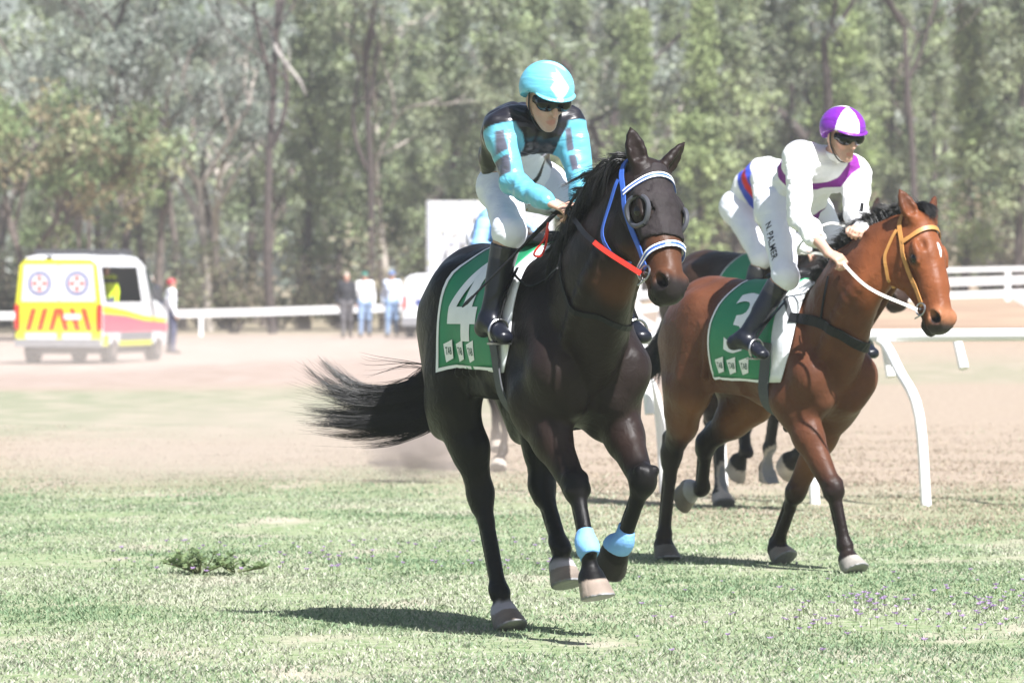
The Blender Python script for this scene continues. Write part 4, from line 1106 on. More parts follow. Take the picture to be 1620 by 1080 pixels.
# hood with eye holes (worn by horse one)
hp = H1['hp']; eu1, en1, ew1 = H1['ax']; HS1 = H1['HS']
def hood_post(X, d):
    o = hp(0, 0); u = (X - o) @ eu1; n = (X - o) @ en1; w = (X - o) @ ew1
    d = np.maximum(d, -(u + .015)); d = np.maximum(d, u - (.345 * HS1 * .93 + .20 * (n + .0)) )
    d = np.maximum(d, -(n + .150 - .22 * u))
    for sg in (-1, 1):
        e = hp(.216, -.010, .09 * sg); q = X - e; r = np.sqrt(((q @ eu1) / 1.0) ** 2 + ((q @ en1) / 1.0) ** 2)
        m = (q @ ew1) * sg > -.05; d = np.where(m, np.maximum(d, .056 - r), d)
        b = hp(-.035, .012, .058 * sg); d = np.maximum(d, .050 - np.linalg.norm(X - b, axis=1))
    d = d + .0016 * fnoise(X, 90, 3)
    return d
hood = sdf_part('blinker_hood', H1['B'], H1['head'], .0065, .009, M['hood'], H1['root'], post=hood_post)
hood_bvh = None
for sg in (-1, 1):
    e = hp(.216, -.008, .094 * sg); pts = []
    for a in np.linspace(0, 2 * math.pi, 30):
        q = e + (eu1 * math.cos(a) + en1 * math.sin(a)) * .064
        loc, nor, i, d = H1['bvh'].find_nearest(Vector(q)); pts.append(q + ew1 * ((np.array(loc) - q) @ ew1 + sg * .012))
    for _ in range(5): pts = [(pts[i - 1] + 2 * pts[i] + pts[(i + 1) % 29]) / 4 for i in range(29)]; pts.append(pts[0])
    m = MB(); m.tube(pts, .0105, 8, caps=False); m.build('eye_rim', M['hood_rim'], hood)
    if sg < 0: continue
    # half cup that shades the far eye from behind
    vs, fs = [], []; na, nr_ = 16, 7
    for lay in (0, .005):
        for j in range(nr_):
            t = j / (nr_ - 1)
            for i in range(na):
                a = math.pi * (.0 + i / (na - 1)) + math.pi / 2
                rim = np.array(pts[int(round((a % (2 * math.pi)) / (2 * math.pi) * 29)) % 30])
                top = e + ew1 * sg * .045 + en1 * .010 - eu1 * .006 + (eu1 * math.sin(a - math.pi / 2) * -.0)
                k = t ** 1.2 * .62; q = rim * (1 - k) + (e + ew1 * sg * (.062) - en1 * .01 + eu1 * math.cos(a) * .03) * k
                vs.append(q + ew1 * sg * lay)
    n0 = na * nr_
    for base, fl in ((0, 1), (n0, -1)):
        for j in range(nr_ - 1):
            for i in range(na - 1): a = base + j * na + i; fs.append((a, a + 1, a + na + 1, a + na)[::fl])
    mesh_obj('blinker_cup', vs, np.array(fs), M['hood_rim'], hood, True)
hv = [v.co.copy() for v in hood.data.vertices]; nb_ = len(H1['verts'])
def bridle(H, main, trim, brow_u=.065, nose_u=.405, has_nose=True, off=.003, w=.022, throat=True):
    root = H['root']; hp = H['hp']; HS = H['HS']
    br = empty('bridle'); br.parent = root
    b = mirror_band(H, [(.10, -.055, .11), (.085, .0, .105), (.062, .06, .06), (.055, .09, .0)], w * 1.05, .005, main, 'browband', off + .006, parent=br)
    if trim:
        for du in (-.009, .009): mirror_band(H, [(.10 + du, -.055, .11), (.085 + du, .0, .105), (.062 + du, .06, .06), (.055 + du, .09, .0)], .006, .002, trim, 'piping', off + .0105, parent=b)
    mirror_band(H, [(.47, -.055, .075), (.30, -.075, .10), (.16, -.065, .115), (.08, -.055, .11), (-.01, -.06, .09), (-.06, -.05, .0)], w, .005, main, 'cheek_strap', off + .004, 56, parent=br)
    if throat: mirror_band(H, [(.02, -.075, .095), (.11, -.16, .085), (.18, -.21, .06), (.22, -.23, .0)], .016, .004, main, 'throat_lash', off + .006, parent=br)
    if has_nose:
        nb = mirror_band(H, [(nose_u + .035, -.115, .02), (nose_u + .03, -.09, .06), (nose_u + .015, -.05, .075), (nose_u, .0, .066), (nose_u - .01, .05, .0)], w * 1.05, .005, main, 'noseband', off + .004, 44, parent=br)
        if trim:
            for du in (-.009, .009): mirror_band(H, [(nose_u + .035 + du, -.115, .02), (nose_u + .03 + du, -.09, .06), (nose_u + .015 + du, -.05, .075), (nose_u + du, .0, .066), (nose_u - .01 + du, .05, .0)], .006, .002, trim, 'piping', off + .0085, 44, parent=nb)
    for sg in (-1, 1):
        c = hp(.485, -.062, .075 * sg); m = MB(); pts = [c + (H['ax'][0] * math.cos(a) + H['ax'][1] * math.sin(a)) * .030 for a in np.linspace(0, 2 * math.pi, 22)]
        m.tube(pts, .0045, 8, caps=False); m.tube([c + H['ax'][0] * .03, c + H['ax'][0] * .03 - H['ax'][1] * .05], .004, 8); m.build('bit_ring', M['steel'], br)
    mm = MB(); mm.tube([hp(.485, -.062, -.08), hp(.485, -.062, .08)], .006, 8); mm.build('mouthpiece', M['steel'], br)
    return br
br1 = bridle(H1, M['nylon_blue'], M['white_trim'], off=.006)
# reins
def push_out(H, P_, clear):
    out = []
    for p in P_:
        loc, nor, i, d = H['bvh'].find_nearest(Vector(p)); s = (Vector(p) - loc).dot(nor); s = s if abs(s) < d * 1.001 + 1e-6 else s
        out.append(np.array(loc + nor * clear) if s < clear and d < .35 else np.array(p))
    return out
def rein(H, pts, mats, widths, name='rein', up=(0, 0, 1), n=34, clear=.012):
    P_ = push_out(H, catmull(pts, n), clear); k = int(n * mats[0][1])
    for _ in range(3): P_ = [P_[0]] + [(P_[i - 1] + 2 * P_[i] + P_[i + 1]) / 4 for i in range(1, n - 1)] + [P_[-1]]
    P_ = [P_[0]] + push_out(H, P_[1:-1], clear) + [P_[-1]]
    root = H['root']; U = [np.array(up, float)]
    r = ribbon(name, P_[:k + 1], U * (k + 1), widths, .005, mats[0][0], root)
    if k + 1 < n: ribbon('rein_end', P_[k:], U * (n - k), widths, .005, mats[1][0], r)
    return r
bitR = H1['hp'](.485, -.075, -.085); bitL = H1['hp'](.485, -.075, .085)
hR = J1['wrR'] + O1 + V(.06, .05, -.03); hL = J1['wrL'] + O1 + V(.06, -.03, -.03)
rein(H1, [bitR, (bitR + hR) / 2 + V(0, -.03, -.01), hR], [(M['red_rubber'], .52), (M['leather_black'], 1)], .020, up=(0, -.8, .6))
rein(H1, [bitL, V(1.0, .16, 1.62), hL], [(M['red_rubber'], .6), (M['leather_black'], 1)], .020, up=(0, .8, .6))
free_strap('rein_loop', [P1(868, 352, .66), P1(862, 378, .64), P1(848, 396, .63), P1(846, 404, .63), P1(856, 405, .63), P1(864, 388, .64), P1(868, 362, .66)], V(.2, -.9, .3), .010, .004, M['red_rubber'], H1['root'])
# neck strap
def pix_strap(H, pix, width, mt, name, off=.004, n=36, extra=None, thick=.005):
    pts = [q for q in (hit(H, *p) for p in pix) if q is not None]
    return strap(name, H, pts + (extra or []), width, thick, mt, off, n)
pix_strap(H1, [(893, 372), (890, 400), (889, 440), (900, 478), (925, 498), (955, 502)], .022, M['webbing_black'], 'neck_strap', extra=[V(.86, .12, 1.28), V(.66, .17, 1.40), V(.48, .10, 1.58)])
pix_strap(H1, [(815, 430), (840, 455), (870, 445), (888, 425)], .009, M['leather_black'], 'breast_cord', off=.012, thick=.008)
# leg bandages
def bandage(H, key, a, b, off, mt):
    L = H['legs'][key]; B = H['B']; fet, hf, kn = L[2], L[3], L[1]
    near = [p for p in B.p if min(np.linalg.norm((p['a'] + p['b']) / 2 - fet) if p['t'] == 'b' else np.linalg.norm(p['c'] - fet), 9) < .26]
    ax = _n(kn - fet)
    def post(X, d):
        t = (X - fet) @ ax; d = np.maximum(d, np.maximum(a - t, t - b)); d = np.maximum(d, np.linalg.norm(X - fet, axis=1) - .098); return d + .0012 * np.sin(t * 420)
    return sdf_part('leg_bandage', B, near, .007, off, mt, H['root'], post=post)
bandage(H1, 'RF', -.050, .066, .0045, M['bandage']); bandage(H1, 'LF', -.038, .080, .0045, M['bandage'])
# mane, forelock, tail
def crest(H, n, t0=0., t1=1.):
    C = catmull(H['tp'] + [H['hp'](-.03, .0)], 60); return [C[int((t0 + (t1 - t0) * i / (n - 1)) * 59)] for i in range(n)]
def on_top(H, p):
    loc, nor, i, d = H['bvh'].find_nearest(Vector(p)); return np.array(loc)
G = []
for i, b in enumerate(crest(H1, 12, .0, 1.0)):
    t = i / 11; b = on_top(H1, b + V(0, 0, .05))
    k = .8 + .3 * math.sin(i * 2.3)
    k *= .70 - .25 * t; G.append([b + V(0, .005, -.01), b + V(-.03, -.045, .045) * k, b + V(-.085, -.12, .03) * k, b + V(-.14, -.20, -.04) * k])
strands('mane', G, 2000, .0019, M['hair_black'], H1['root'], spread=.008, tipspread=.035, seed=4, clumps=60)
G = [[b + V(0, -.01, -.005), b + V(.0, -.07, .0), b + V(-.02, -.105, -.08), b + V(-.03, -.12, -.17)] for b in [on_top(H1, c + V(0, 0, .05)) for c in crest(H1, 10, .0, .85)]]
strands('mane', G, 1400, .0022, M['hair_black'], H1['root'], spread=.01, tipspread=.02, seed=9, clumps=40)
r0 = V(-.775, 0, 1.37) * 1.015
def tail(H, guides, count, seed, Pf, root_pt, rad=.0034, tip=.035):
    G = [[root_pt + V(.04, 0, .0), root_pt + V(-.05, 0, .02)] + [Pf(*q) for q in g] for g in guides]
    B = Body(); B.bone(root_pt + V(.10, 0, .02), root_pt + V(-.05, 0, .0), .045, .035, k=.02); B.bone(root_pt + V(-.05, 0, .0), G[len(G) // 2][2] * .5 + (root_pt + V(-.05, 0, 0)) * .5, .035, .02, k=.02)
    t = strands('tail', G, count, rad, M['hair_black'], H['root'], spread=.020, tipspread=tip, seed=seed, seg=14, lenvar=.5, clumps=max(16, min(80, count // 22)), fine=.42)
    sdf_part('tail_dock', B, B.p, .01, 0, M['hair_black'], H['root'])
    return t
tail(H1, [[(690, 590, -.95), (620, 622, -1.02), (560, 622, -1.1), (520, 588, -1.15), (505, 560, -1.2)],
          [(690, 605, -.95), (615, 635, -1.02), (540, 640, -1.1), (470, 632, -1.2)],
          [(692, 625, -.95), (620, 655, -1.02), (550, 668, -1.1), (465, 660, -1.2)],
          [(700, 645, -.95), (640, 680, -1.0), (580, 682, -1.1), (500, 664, -1.2)]], 3600, 3, P1, r0, rad=.0017)
strands('tail', [[P1(690, 590, -.95), P1(650, 578, -1.0), P1(600, 590, -1.05), P1(575, 596, -1.1)], [P1(690, 575, -.95), P1(640, 570, -1.0), P1(590, 566, -1.05), P1(560, 560, -1.1)]], 9, .0022, M['hair_black'], H1['root'], spread=.01, tipspread=.03, seed=12)
# whip held by jockey one
def whip(name, a, b, label, grip):
    m = MB(); a, b = np.array(a), np.array(b); pts = [a + (b - a) * t for t in np.linspace(0, 1, 12)]
    r = [.0095 if t < grip else .0065 - .002 * t for t in np.linspace(0, 1, 12)]
    m.tube(pts, r, 8)
    d = _n(b - a); sd = _n(np.cross(d, V(1, 0, 0))); m.tube([b - d * .01, b + d * .03, b + d * .055], [.006, .008, .003], 6)
    o = m.build(name, M['leather_black']); tag(o, label, 'whip', 'riding whips'); return o
w1 = whip('riding_whip', F1.world(P1(884, 332, .64)), F1.world(P1(746, 471, .42)), 'black riding whip held along the turquoise jockey\'s boot', .28)

# ---- horse two
cl2, fm2, pt2 = saddle_cloth(H2, -.08, .39, .66, 3, M['cloth_green'], slant=.03)
v3, t3 = text_mesh('3')
vv = v3 - v3.mean(0); vv = vv / (v3.max(0)[1] - v3.min(0)[1])
mesh_obj('number_print', [fm2(.15 + x * .42, .33 - y * .36) for x, y in vv], t3, M['white_trim'], cl2, False)
for q_ in (-.015, .10, .215): print_word_patch(cl2, fm2, q_, .585, w=.085)
pad(H2, .33, .50, .66, M['cloth_white'])
girth(H2, .39, .37, .45, .080, M['girth'])
saddle(H2, .22, 0, M['leather_black'])
stirrup(H2, J2, 'R', O1, H2['root']); stirrup(H2, J2, 'L', O1, H2['root'])
br2_ = bridle(H2, M['leather_tan'], None, has_nose=False, off=.002, w=.022)
pix_strap(H2, [(1243, 470), (1247, 486), (1253, 502)], .026, M['girth'], 'breast_strap_tab', n=12)
pix_strap(H2, [(1250, 503), (1275, 505), (1300, 510), (1330, 527), (1360, 545), (1378, 548)], .052, M['webbing_black'], 'breastplate', off=.006, thick=.007, extra=[V(.80, .13, 1.16), V(.66, .20, 1.20), V(.45, .23, 1.26), V(.30, .24, 1.35)])
pix_strap(H2, [(1312, 437), (1306, 465), (1300, 505)], .012, M['webbing_black'], 'neck_strap', n=14)
bR = H2['hp'](.485, -.075, -.085); hR2 = J2['wrR'] + O1 + V(.05, .03, -.03); hL2 = J2['wrL'] + O1 + V(.04, -.03, -.02)
rein(H2, [bR, (bR + hR2) / 2 + V(0, -.05, -.02), hR2], [(M['web_white'], 1)], .015, up=(0, -.9, .5))
rein(H2, [hR2, P2(1290, 400, .62), P2(1262, 402, .60), P2(1272, 380, .64), P2(1315, 352, .74), hL2], [(M['web_white'], 1)], .013, up=(0, -.9, .3))
rein(H2, [H2['hp'](.485, -.075, .085), V(.95, .16, 1.50), hL2], [(M['web_white'], 1)], .022, up=(0, .9, .5))
m = MB(); tie = [V(.33, .0, .80), V(.36, -.02, .76), V(.38, -.05, .72), V(.36, -.06, .68), V(.33, -.03, .70), V(.33, .0, .78), V(.30, .03, .74)]
m.tube(catmull([P2(1246, 665, .34), P2(1250, 672, .35), P2(1245, 682, .35), P2(1240, 676, .35), P2(1244, 668, .34), P2(1236, 668, .33)], 24), .006, 6); m.build('girth_tie', M['webbing_black'], H2['root'])
G = []
for i, b in enumerate(crest(H2, 12, .0, 1.0)):
    b = on_top(H2, b + V(0, 0, .05)); k = .9 + .25 * math.sin(i * 1.9)
    G.append([b + V(0, .0, -.01), b + V(-.02, -.008, .030) * k, b + V(-.035, -.03, .045) * k, b + V(-.05, -.065, .03) * k])
strands('mane', G, 2200, .0021, M['hair_black'], H2['root'], spread=.012, tipspread=.016, seed=6, clumps=150, fine=.5)
pl = H2['hp']
G = [[pl(-.05, .0, w), pl(-.09, .02, w), pl(-.07, .06, w + .01), pl(.0, .075, w + .02)] for w in (-.03, 0, .03)]
strands('forelock', G, 420, .0020, M['hair_black'], H2['root'], spread=.009, tipspread=.012, seed=7)
tail(H2, [[(1052, 525, -.92), (1020, 555, -1.0), (975, 590, -1.08)], [(1052, 545, -.92), (1022, 580, -1.0), (975, 605, -1.08)], [(1054, 570, -.92), (1025, 600, -.98), (990, 610, -1.04)]], 1100, 8, P2, V(-.775, 0, 1.37) * S2, tip=.02, rad=.0022)
w2 = whip('riding_whip', F2.world(P2(1364, 322, .85)), F2.world(P2(1352, 420, .62)), 'black whip held upright by the purple and white jockey', .6)
# ------------------------------------------------------------------ ground
def zg(x, y):
    x = np.asarray(x, float); y = np.asarray(y, float)
    bank = 1.05 * sstep(y, 88, 130) * sstep(x, -.5, 5)
    dip = -.23 * sstep(-x, 4, 8.5) * sstep(y, 78, 108) * (1 - sstep(y, 132, 160))
    return bank + dip
def gz(x, y): return float(zg(x, y))
ys = np.concatenate([np.linspace(-40, 14, 8), np.geomspace(15, 260, 230), np.geomspace(275, 2600, 14)])
xs = np.concatenate([-np.geomspace(1500, 22, 14), np.linspace(-20, 20, 141), np.geomspace(22, 1500, 14)])
XX, YY = np.meshgrid(xs, ys)
pp = np.stack([XX.ravel(), YY.ravel(), np.zeros(XX.size)], 1)
near = sstep(pp[:, 1], 160, 60)
pp[:, 2] = zg(pp[:, 0], pp[:, 1]) + near * (.012 * fnoise(pp, 1.7, 21) + .006 * fnoise(pp, 5, 22))
nx = len(xs); ii = np.arange((len(ys) - 1) * nx).reshape(-1, nx)[:, :-1].ravel()
gq = np.stack([ii, ii + 1, ii + nx + 1, ii + nx], 1)
def ground_mat():
    m, nt, b = nodemat('ground'); N, L = nt.nodes, nt.links
    geo = N.new('ShaderNodeNewGeometry'); sep = N.new('ShaderNodeSeparateXYZ'); L.new(geo.outputs['Position'], sep.inputs[0])
    def noise(scale, detail=4, stretch=None, dist=0):
        n = N.new('ShaderNodeTexNoise'); n.inputs['Scale'].default_value = scale; n.inputs['Detail'].default_value = detail; n.inputs['Distortion'].default_value = dist
        mp = N.new('ShaderNodeMapping'); L.new(geo.outputs['Position'], mp.inputs[0])
        if stretch: mp.inputs['Scale'].default_value = stretch
        L.new(mp.outputs[0], n.inputs['Vector']); return n.outputs['Fac']
    def math_(op, a, b_=None, c=None):
        n = N.new('ShaderNodeMath'); n.operation = op
        for i, v in enumerate((a, b_, c)):
            if v is None: continue
            if isinstance(v, (int, float)): n.inputs[i].default_value = v
            else: L.new(v, n.inputs[i])
        return n.outputs[0]
    def rng(v, a, b_, c=0, d=1):
        n = N.new('ShaderNodeMapRange'); n.interpolation_type = 'SMOOTHSTEP'
        for i, q in enumerate((a, b_, c, d)): n.inputs[i + 1].default_value = q
        L.new(v, n.inputs[0]); return n.outputs[0]
    def mixc(f, a, b_):
        n = N.new('ShaderNodeMix'); n.data_type = 'RGBA'; L.new(f, n.inputs['Factor'])
        for nm, v in (('A', a), ('B', b_)):
            if isinstance(v, tuple): n.inputs[nm].default_value = (*v, 1)
            else: L.new(v, n.inputs[nm])
        return n.outputs['Result']
    y = sep.outputs['Y']; x = sep.outputs['X']
    warp = noise(.22, 5, (1, .45, 1)); yw = math_('MULTIPLY_ADD', math_('SUBTRACT', warp, .5), 16.0, y)
    fine = noise(14, 6); mid = noise(1.6, 5, (1, .55, 1)); big = noise(.35, 3, (1, .35, 1))
    turf = mixc(rng(fine, .35, .68), (.15, .20, .095), (.27, .29, .19))
    turf = mixc(rng(mid, .50, .72), turf, (.33, .30, .235))
    straw = mixc(rng(fine, .3, .7), (.235, .185, .145), (.335, .275, .215))
    straw = mixc(rng(mid, .55, .75), straw, (.275, .22, .18))
    dirt = mixc(rng(mid, .35, .7), (.27, .21, .175), (.33, .265, .23))
    green2 = mixc(rng(mid, .4, .65), (.19, .205, .135), (.29, .26, .20))
    yx = math_('ADD', yw, rng(x, -1.0, 1.0, -6.0, 0.0)); col = mixc(rng(yx, 31, 42), turf, straw)
    g2 = math_('MULTIPLY', rng(yw, 50, 58), math_('SUBTRACT', 1.0, rng(yw, 72, 82))); g2 = math_('MULTIPLY', g2, rng(x, 1.0, -1.0))
    g3 = math_('MULTIPLY', rng(yw, 78, 84), math_('SUBTRACT', 1.0, rng(yw, 92, 100))); g3 = math_('MULTIPLY', math_('MULTIPLY', g3, rng(x, 2.0, 4.0)), .6)
    col = mixc(g2, col, green2)
    tr = math_('MULTIPLY', rng(yw, 74, 84), rng(x, 5, 1.5)); col = mixc(tr, col, dirt)
    col = mixc(g3, col, green2)
    far = rng(y, 150, 172); scrub = mixc(rng(big, .4, .6), (.20, .17, .12), (.30, .25, .17)); col = mixc(far, col, scrub)
    bank = math_('MULTIPLY', rng(y, 98, 112), rng(x, 2, 5)); col = mixc(bank, col, mixc(rng(noise(.9, 4, (.3, 1, 1)), .42, .6), (.27, .185, .135), (.33, .265, .185)))
    L.new(col, b.inputs['Base Color']); b.inputs['Roughness'].default_value = .95; b.inputs['Specular IOR Level'].default_value = .1
    bp = N.new('ShaderNodeBump'); bp.inputs['Strength'].default_value = .7; bp.inputs['Distance'].default_value = .03
    L.new(math_('ADD', fine, math_('MULTIPLY', noise(60, 3), .5)), bp.inputs['Height']); L.new(bp.outputs[0], b.inputs['Normal'])
    return m
ground = mesh_obj('ground', pp, gq, ground_mat()); tag(ground, kind='structure')

# ------------------------------------------------------------------ turf: short blades, real geometry
def leaf_mat(name, rough=.6, transl=.42):
    m, nt, b = nodemat(name); N, L = nt.nodes, nt.links
    a = N.new('ShaderNodeAttribute'); a.attribute_name = 'col'; L.new(a.outputs['Color'], b.inputs['Base Color']); b.inputs['Roughness'].default_value = rough
    b.inputs['Specular IOR Level'].default_value = .25
    tr = N.new('ShaderNodeBsdfTranslucent'); L.new(a.outputs['Color'], tr.inputs['Color']); mx = N.new('ShaderNodeMixShader'); mx.inputs[0].default_value = transl
    L.new(b.outputs[0], mx.inputs[1]); L.new(tr.outputs[0], mx.inputs[2]); L.new(mx.outputs[0], nt.nodes['Material Output'].inputs['Surface'])
    return m
M['leaf'] = leaf_mat('leaf'); M['blade'] = leaf_mat('blade', .7, .25)
rs = np.random.RandomState(5)
def blades(name, n, y0, y1, colf, hmin, hmax, keep=None, wid=.0036, lean=1.0, seed=1):
    rs = np.random.RandomState(seed)
    y = 1 / (1 / y0 - rs.rand(n) * (1 / y0 - 1 / y1)) ; y = np.exp(np.log(y0) + rs.rand(n) * (np.log(y1) - np.log(y0)))
    x = (rs.rand(n) * 2 - 1) * (y * .098 + 1.3)
    Pn = np.stack([x, y, np.zeros(n)], 1)
    if keep is not None: k = keep(Pn, rs); x, y, Pn = x[k], y[k], Pn[k]; n = len(x)
    z = zg(x, y) + .012 * fnoise(Pn, 1.7, 21) + .006 * fnoise(Pn, 5, 22) - .004
    a = rs.rand(n) * 6.28; hh = hmin + (hmax - hmin) * rs.rand(n) ** 1.6; ln = lean * (.3 + rs.rand(n)) * hh
    w = wid * (.6 + .8 * rs.rand(n)) * (y / 22) ** .5
    dx, dy = np.cos(a), np.sin(a); b2 = rs.rand(n) * 6.28; ex, ey = np.cos(b2), np.sin(b2)
    base = np.stack([x, y, z], 1); side = np.stack([dx * w, dy * w, 0 * w], 1)
    midp = base + np.stack([ex * ln * .35, ey * ln * .35, hh * .6], 1); tip = base + np.stack([ex * ln, ey * ln, hh], 1)
    vs = np.stack([base - side, base + side, midp + side * .7, tip, midp - side * .7], 1).reshape(-1, 3)
    q = np.arange(n)[:, None] * 5 + np.array([[0, 1, 2, 3, 4]])
    col = np.repeat(colf(Pn, rs), 5, 0)
    o = mesh_obj(name, vs, q.astype(np.int32), M['blade'], None, False, col); return o
def turf_col(X, rs):
    n = len(X); g = fnoise(X, 2.2, 31) + .7 * fnoise(X, .8, 32) + .6 * rs.normal(size=n)
    dry = sstep(X[:, 1] + 4 * fnoise(X, .5, 33) - 6 * sstep(-X[:, 0], -1, 1), 30, 42)
    c = np.tile(V(.21, .285, .165), (n, 1)); c = mix(c, V(.15, .225, .125), sstep(g, .2, 1.2)); c = mix(c, V(.37, .38, .29), sstep(g, .2, -.9)); c = mix(c, V(.345, .285, .215), (rs.rand(n) < dry * .95))
    # thin, paler grass at the foot of the picture
    c = mix(c, V(.42, .41, .34), sstep(X[:, 1] + 1.5 * fnoise(X, .7, 39) + .25 * X[:, 0], 23.4, 21.0) * (rs.rand(n) > .55))
    return c * (.84 + .32 * rs.rand(n))[:, None]
def turf_keep(X, rs):
    d = sstep(X[:, 1], 60, 34) * .9 + .1; p = fnoise(X, 1.3, 34)
    bare = sstep(fnoise(X, 1.9, 36) + .5 * fnoise(X, 5, 37), -.35, -.75)
    return rs.rand(len(X)) < d * (.62 + .38 * sstep(p, -1, .4)) * (1 - .8 * bare)
tag(blades('grass', 600000, 18.5, 58, turf_col, .007, .025, turf_keep, seed=2), 'short green and straw turf in the foreground', 'grass', kind='stuff')

# ------------------------------------------------------------------ weeds and purple flowers
def weed(px, py, D, hgt, n, seed, label, group=None, col=((.15, .21, .10), (.24, .31, .15))):
    rs = np.random.RandomState(seed); w = at(px, py, D); x, y = w[0], w[1]
    root = empty('weed', (x, y, gz(x, y)), 0, label, 'weed', group)
    m = MB(); vs, fs, cs = [], [], []
    for k in range(n):
        a = rs.rand() * 6.28; sp = rs.rand() ** .7; L = hgt * (.45 + .6 * rs.rand()); t = V(math.cos(a), math.sin(a), 0)
        pts = [t * .02, t * (.05 + .10 * sp) + V(0, 0, L * .5), t * (.04 + .17 * sp * hgt / .16) + V(0, 0, L * (1 - .45 * sp))]
        m.tube(catmull(pts, 5), [.004, .0035, .003, .0025, .002], 4)
        for j in range(15):
            q = catmull(pts, 19)[3 + j]; an = rs.rand() * 6.28; d = V(math.cos(an), math.sin(an), .3 + .5 * rs.rand()); d = _n(d); s = _n(np.cross(d, V(0, 0, 1))) ; l_ = .024 + .034 * rs.rand(); w_ = l_ * .30
            i0 = len(vs); vs += [q, q + d * l_ * .5 + s * w_, q + d * l_, q + d * l_ * .5 - s * w_]; fs.append((i0, i0 + 1, i0 + 2, i0 + 3))
            c = np.array(col[0]) + (np.array(col[1]) - np.array(col[0])) * rs.rand(); cs += [c] * 4
    m.build('stem', mat('weed_stem', (.12, .13, .06), rough=.8), root)
    o = mesh_obj('foliage', vs, np.array(fs), M['leaf'], root, False, np.array(cs)); o['kind'] = 'stuff'
weed(316, 905, 28.4, .16, 18, 1, 'tallest leafy green weed in the turf at left')
weed(372, 905, 28.5, .08, 10, 2, 'low weed right beside the tallest leafy weed')
rs = np.random.RandomState(17); vs, fs, cs = [], [], []
spots = [(150 + 750 * rs.rand(), 850 + 52 * rs.rand()) for _ in range(110)] + [(1240 + 400 * rs.rand(), 925 + 70 * rs.rand()) for _ in range(85)] + [(rs.normal(1365, 22), rs.normal(947, 7)) for _ in range(14)] + [(rs.normal(1590, 40), rs.normal(945, 18)) for _ in range(26)] + [(1000 + 620 * rs.rand(), 900 + 130 * rs.rand()) for _ in range(40)]
for px, py in spots:
    D = 1.445 * FPX / (py - HORIZ + 12); w = at(px, py, D); x, y = w[0], w[1]; z = gz(x, y) + .022 + .022 * rs.rand(); c = V(x, y, z)
    i0 = len(vs); vs += [c + V(-.0015, 0, 0), c + V(.0015, 0, 0), V(x + .0015, y, gz(x, y) - .005), V(x - .0015, y, gz(x, y) - .005)]; fs.append((i0, i0 + 1, i0 + 2, i0 + 3)); cs += [V(.12, .16, .06)] * 4
    k = V(.36, .25, .44) * (.8 + .5 * rs.rand()); r = .008 + .009 * rs.rand()
    for a in np.arange(6) * 1.05 + rs.rand():
        d = _n(V(math.cos(a), math.sin(a), .35 + .5 * rs.rand())); s = _n(np.cross(d, V(0, 0, 1))); i0 = len(vs)
        vs += [c, c + d * r * .7 + s * r * .45, c + d * r * 1.2, c + d * r * .7 - s * r * .45]; fs.append((i0, i0 + 1, i0 + 2, i0 + 3)); cs += [k] * 4
fl = mesh_obj('wild_flowers', vs, np.array(fs), M['leaf'], None, False, np.array(cs)); tag(fl, 'tiny purple wild flowers scattered through the turf', 'flowers', kind='stuff')

# ------------------------------------------------------------------ rails
M['rail_white'] = mat('rail_white', (.80, .80, .80), rough=.45, noise=.05, nscale=3)
def w_at(px, py, D): return at(px, py, D)
# near running rail with curved (goose-neck) posts
rr = empty('running_rail', (3, 38, 0), 0, 'near white pipe running rail on curved posts beside the bay horse', 'rail', 'white rails')
def lw(o, p): return np.array(p) - np.array(o.location)
m = MB(); m.tube([lw(rr, w_at(px, py, D)) for px, py, D in ((900, 537, 39.0), (1385, 531, 37.8), (1700, 529, 37.2))], .043, 14); m.build('rail_pipe', M['rail_white'], rr)
for tx, bx, by in ((1388, 1466, 801), (1216, 1290, 795), (1075, 1146, 788), (985, 1052, 782), (1640, 1712, 806)):
    Db = 1.445 * FPX / (by - HORIZ); t0 = w_at(tx, 536, 37.75 + (1388 - tx) * .0024); b0 = w_at(bx, by, Db); b0[2] = gz(b0[0], b0[1]) - .05
    pts = [t0, t0 + V(.06, -.03, -.05), t0 * .62 + b0 * .38 + V(.02, 0, .0) * 1 + V(0, 0, (t0[2] - b0[2]) * .20), t0 * .16 + b0 * .84 + V(0, 0, (t0[2] - b0[2]) * .42), b0]
    m = MB(); m.tube([lw(rr, q) for q in catmull(pts, 18)], .034, 12); m.build('post', M['rail_white'], rr)
for px, y1 in ((1405, 596), (1520, 583), (1023, 655), (1160, 610)):
    a = w_at(px - 7, 533, 37.9); b0 = w_at(px + 5, y1, 37.8); m = MB(); m.tube([lw(rr, a), lw(rr, b0)], [.030, .034], 12); m.build('peg', M['rail_white'], rr)
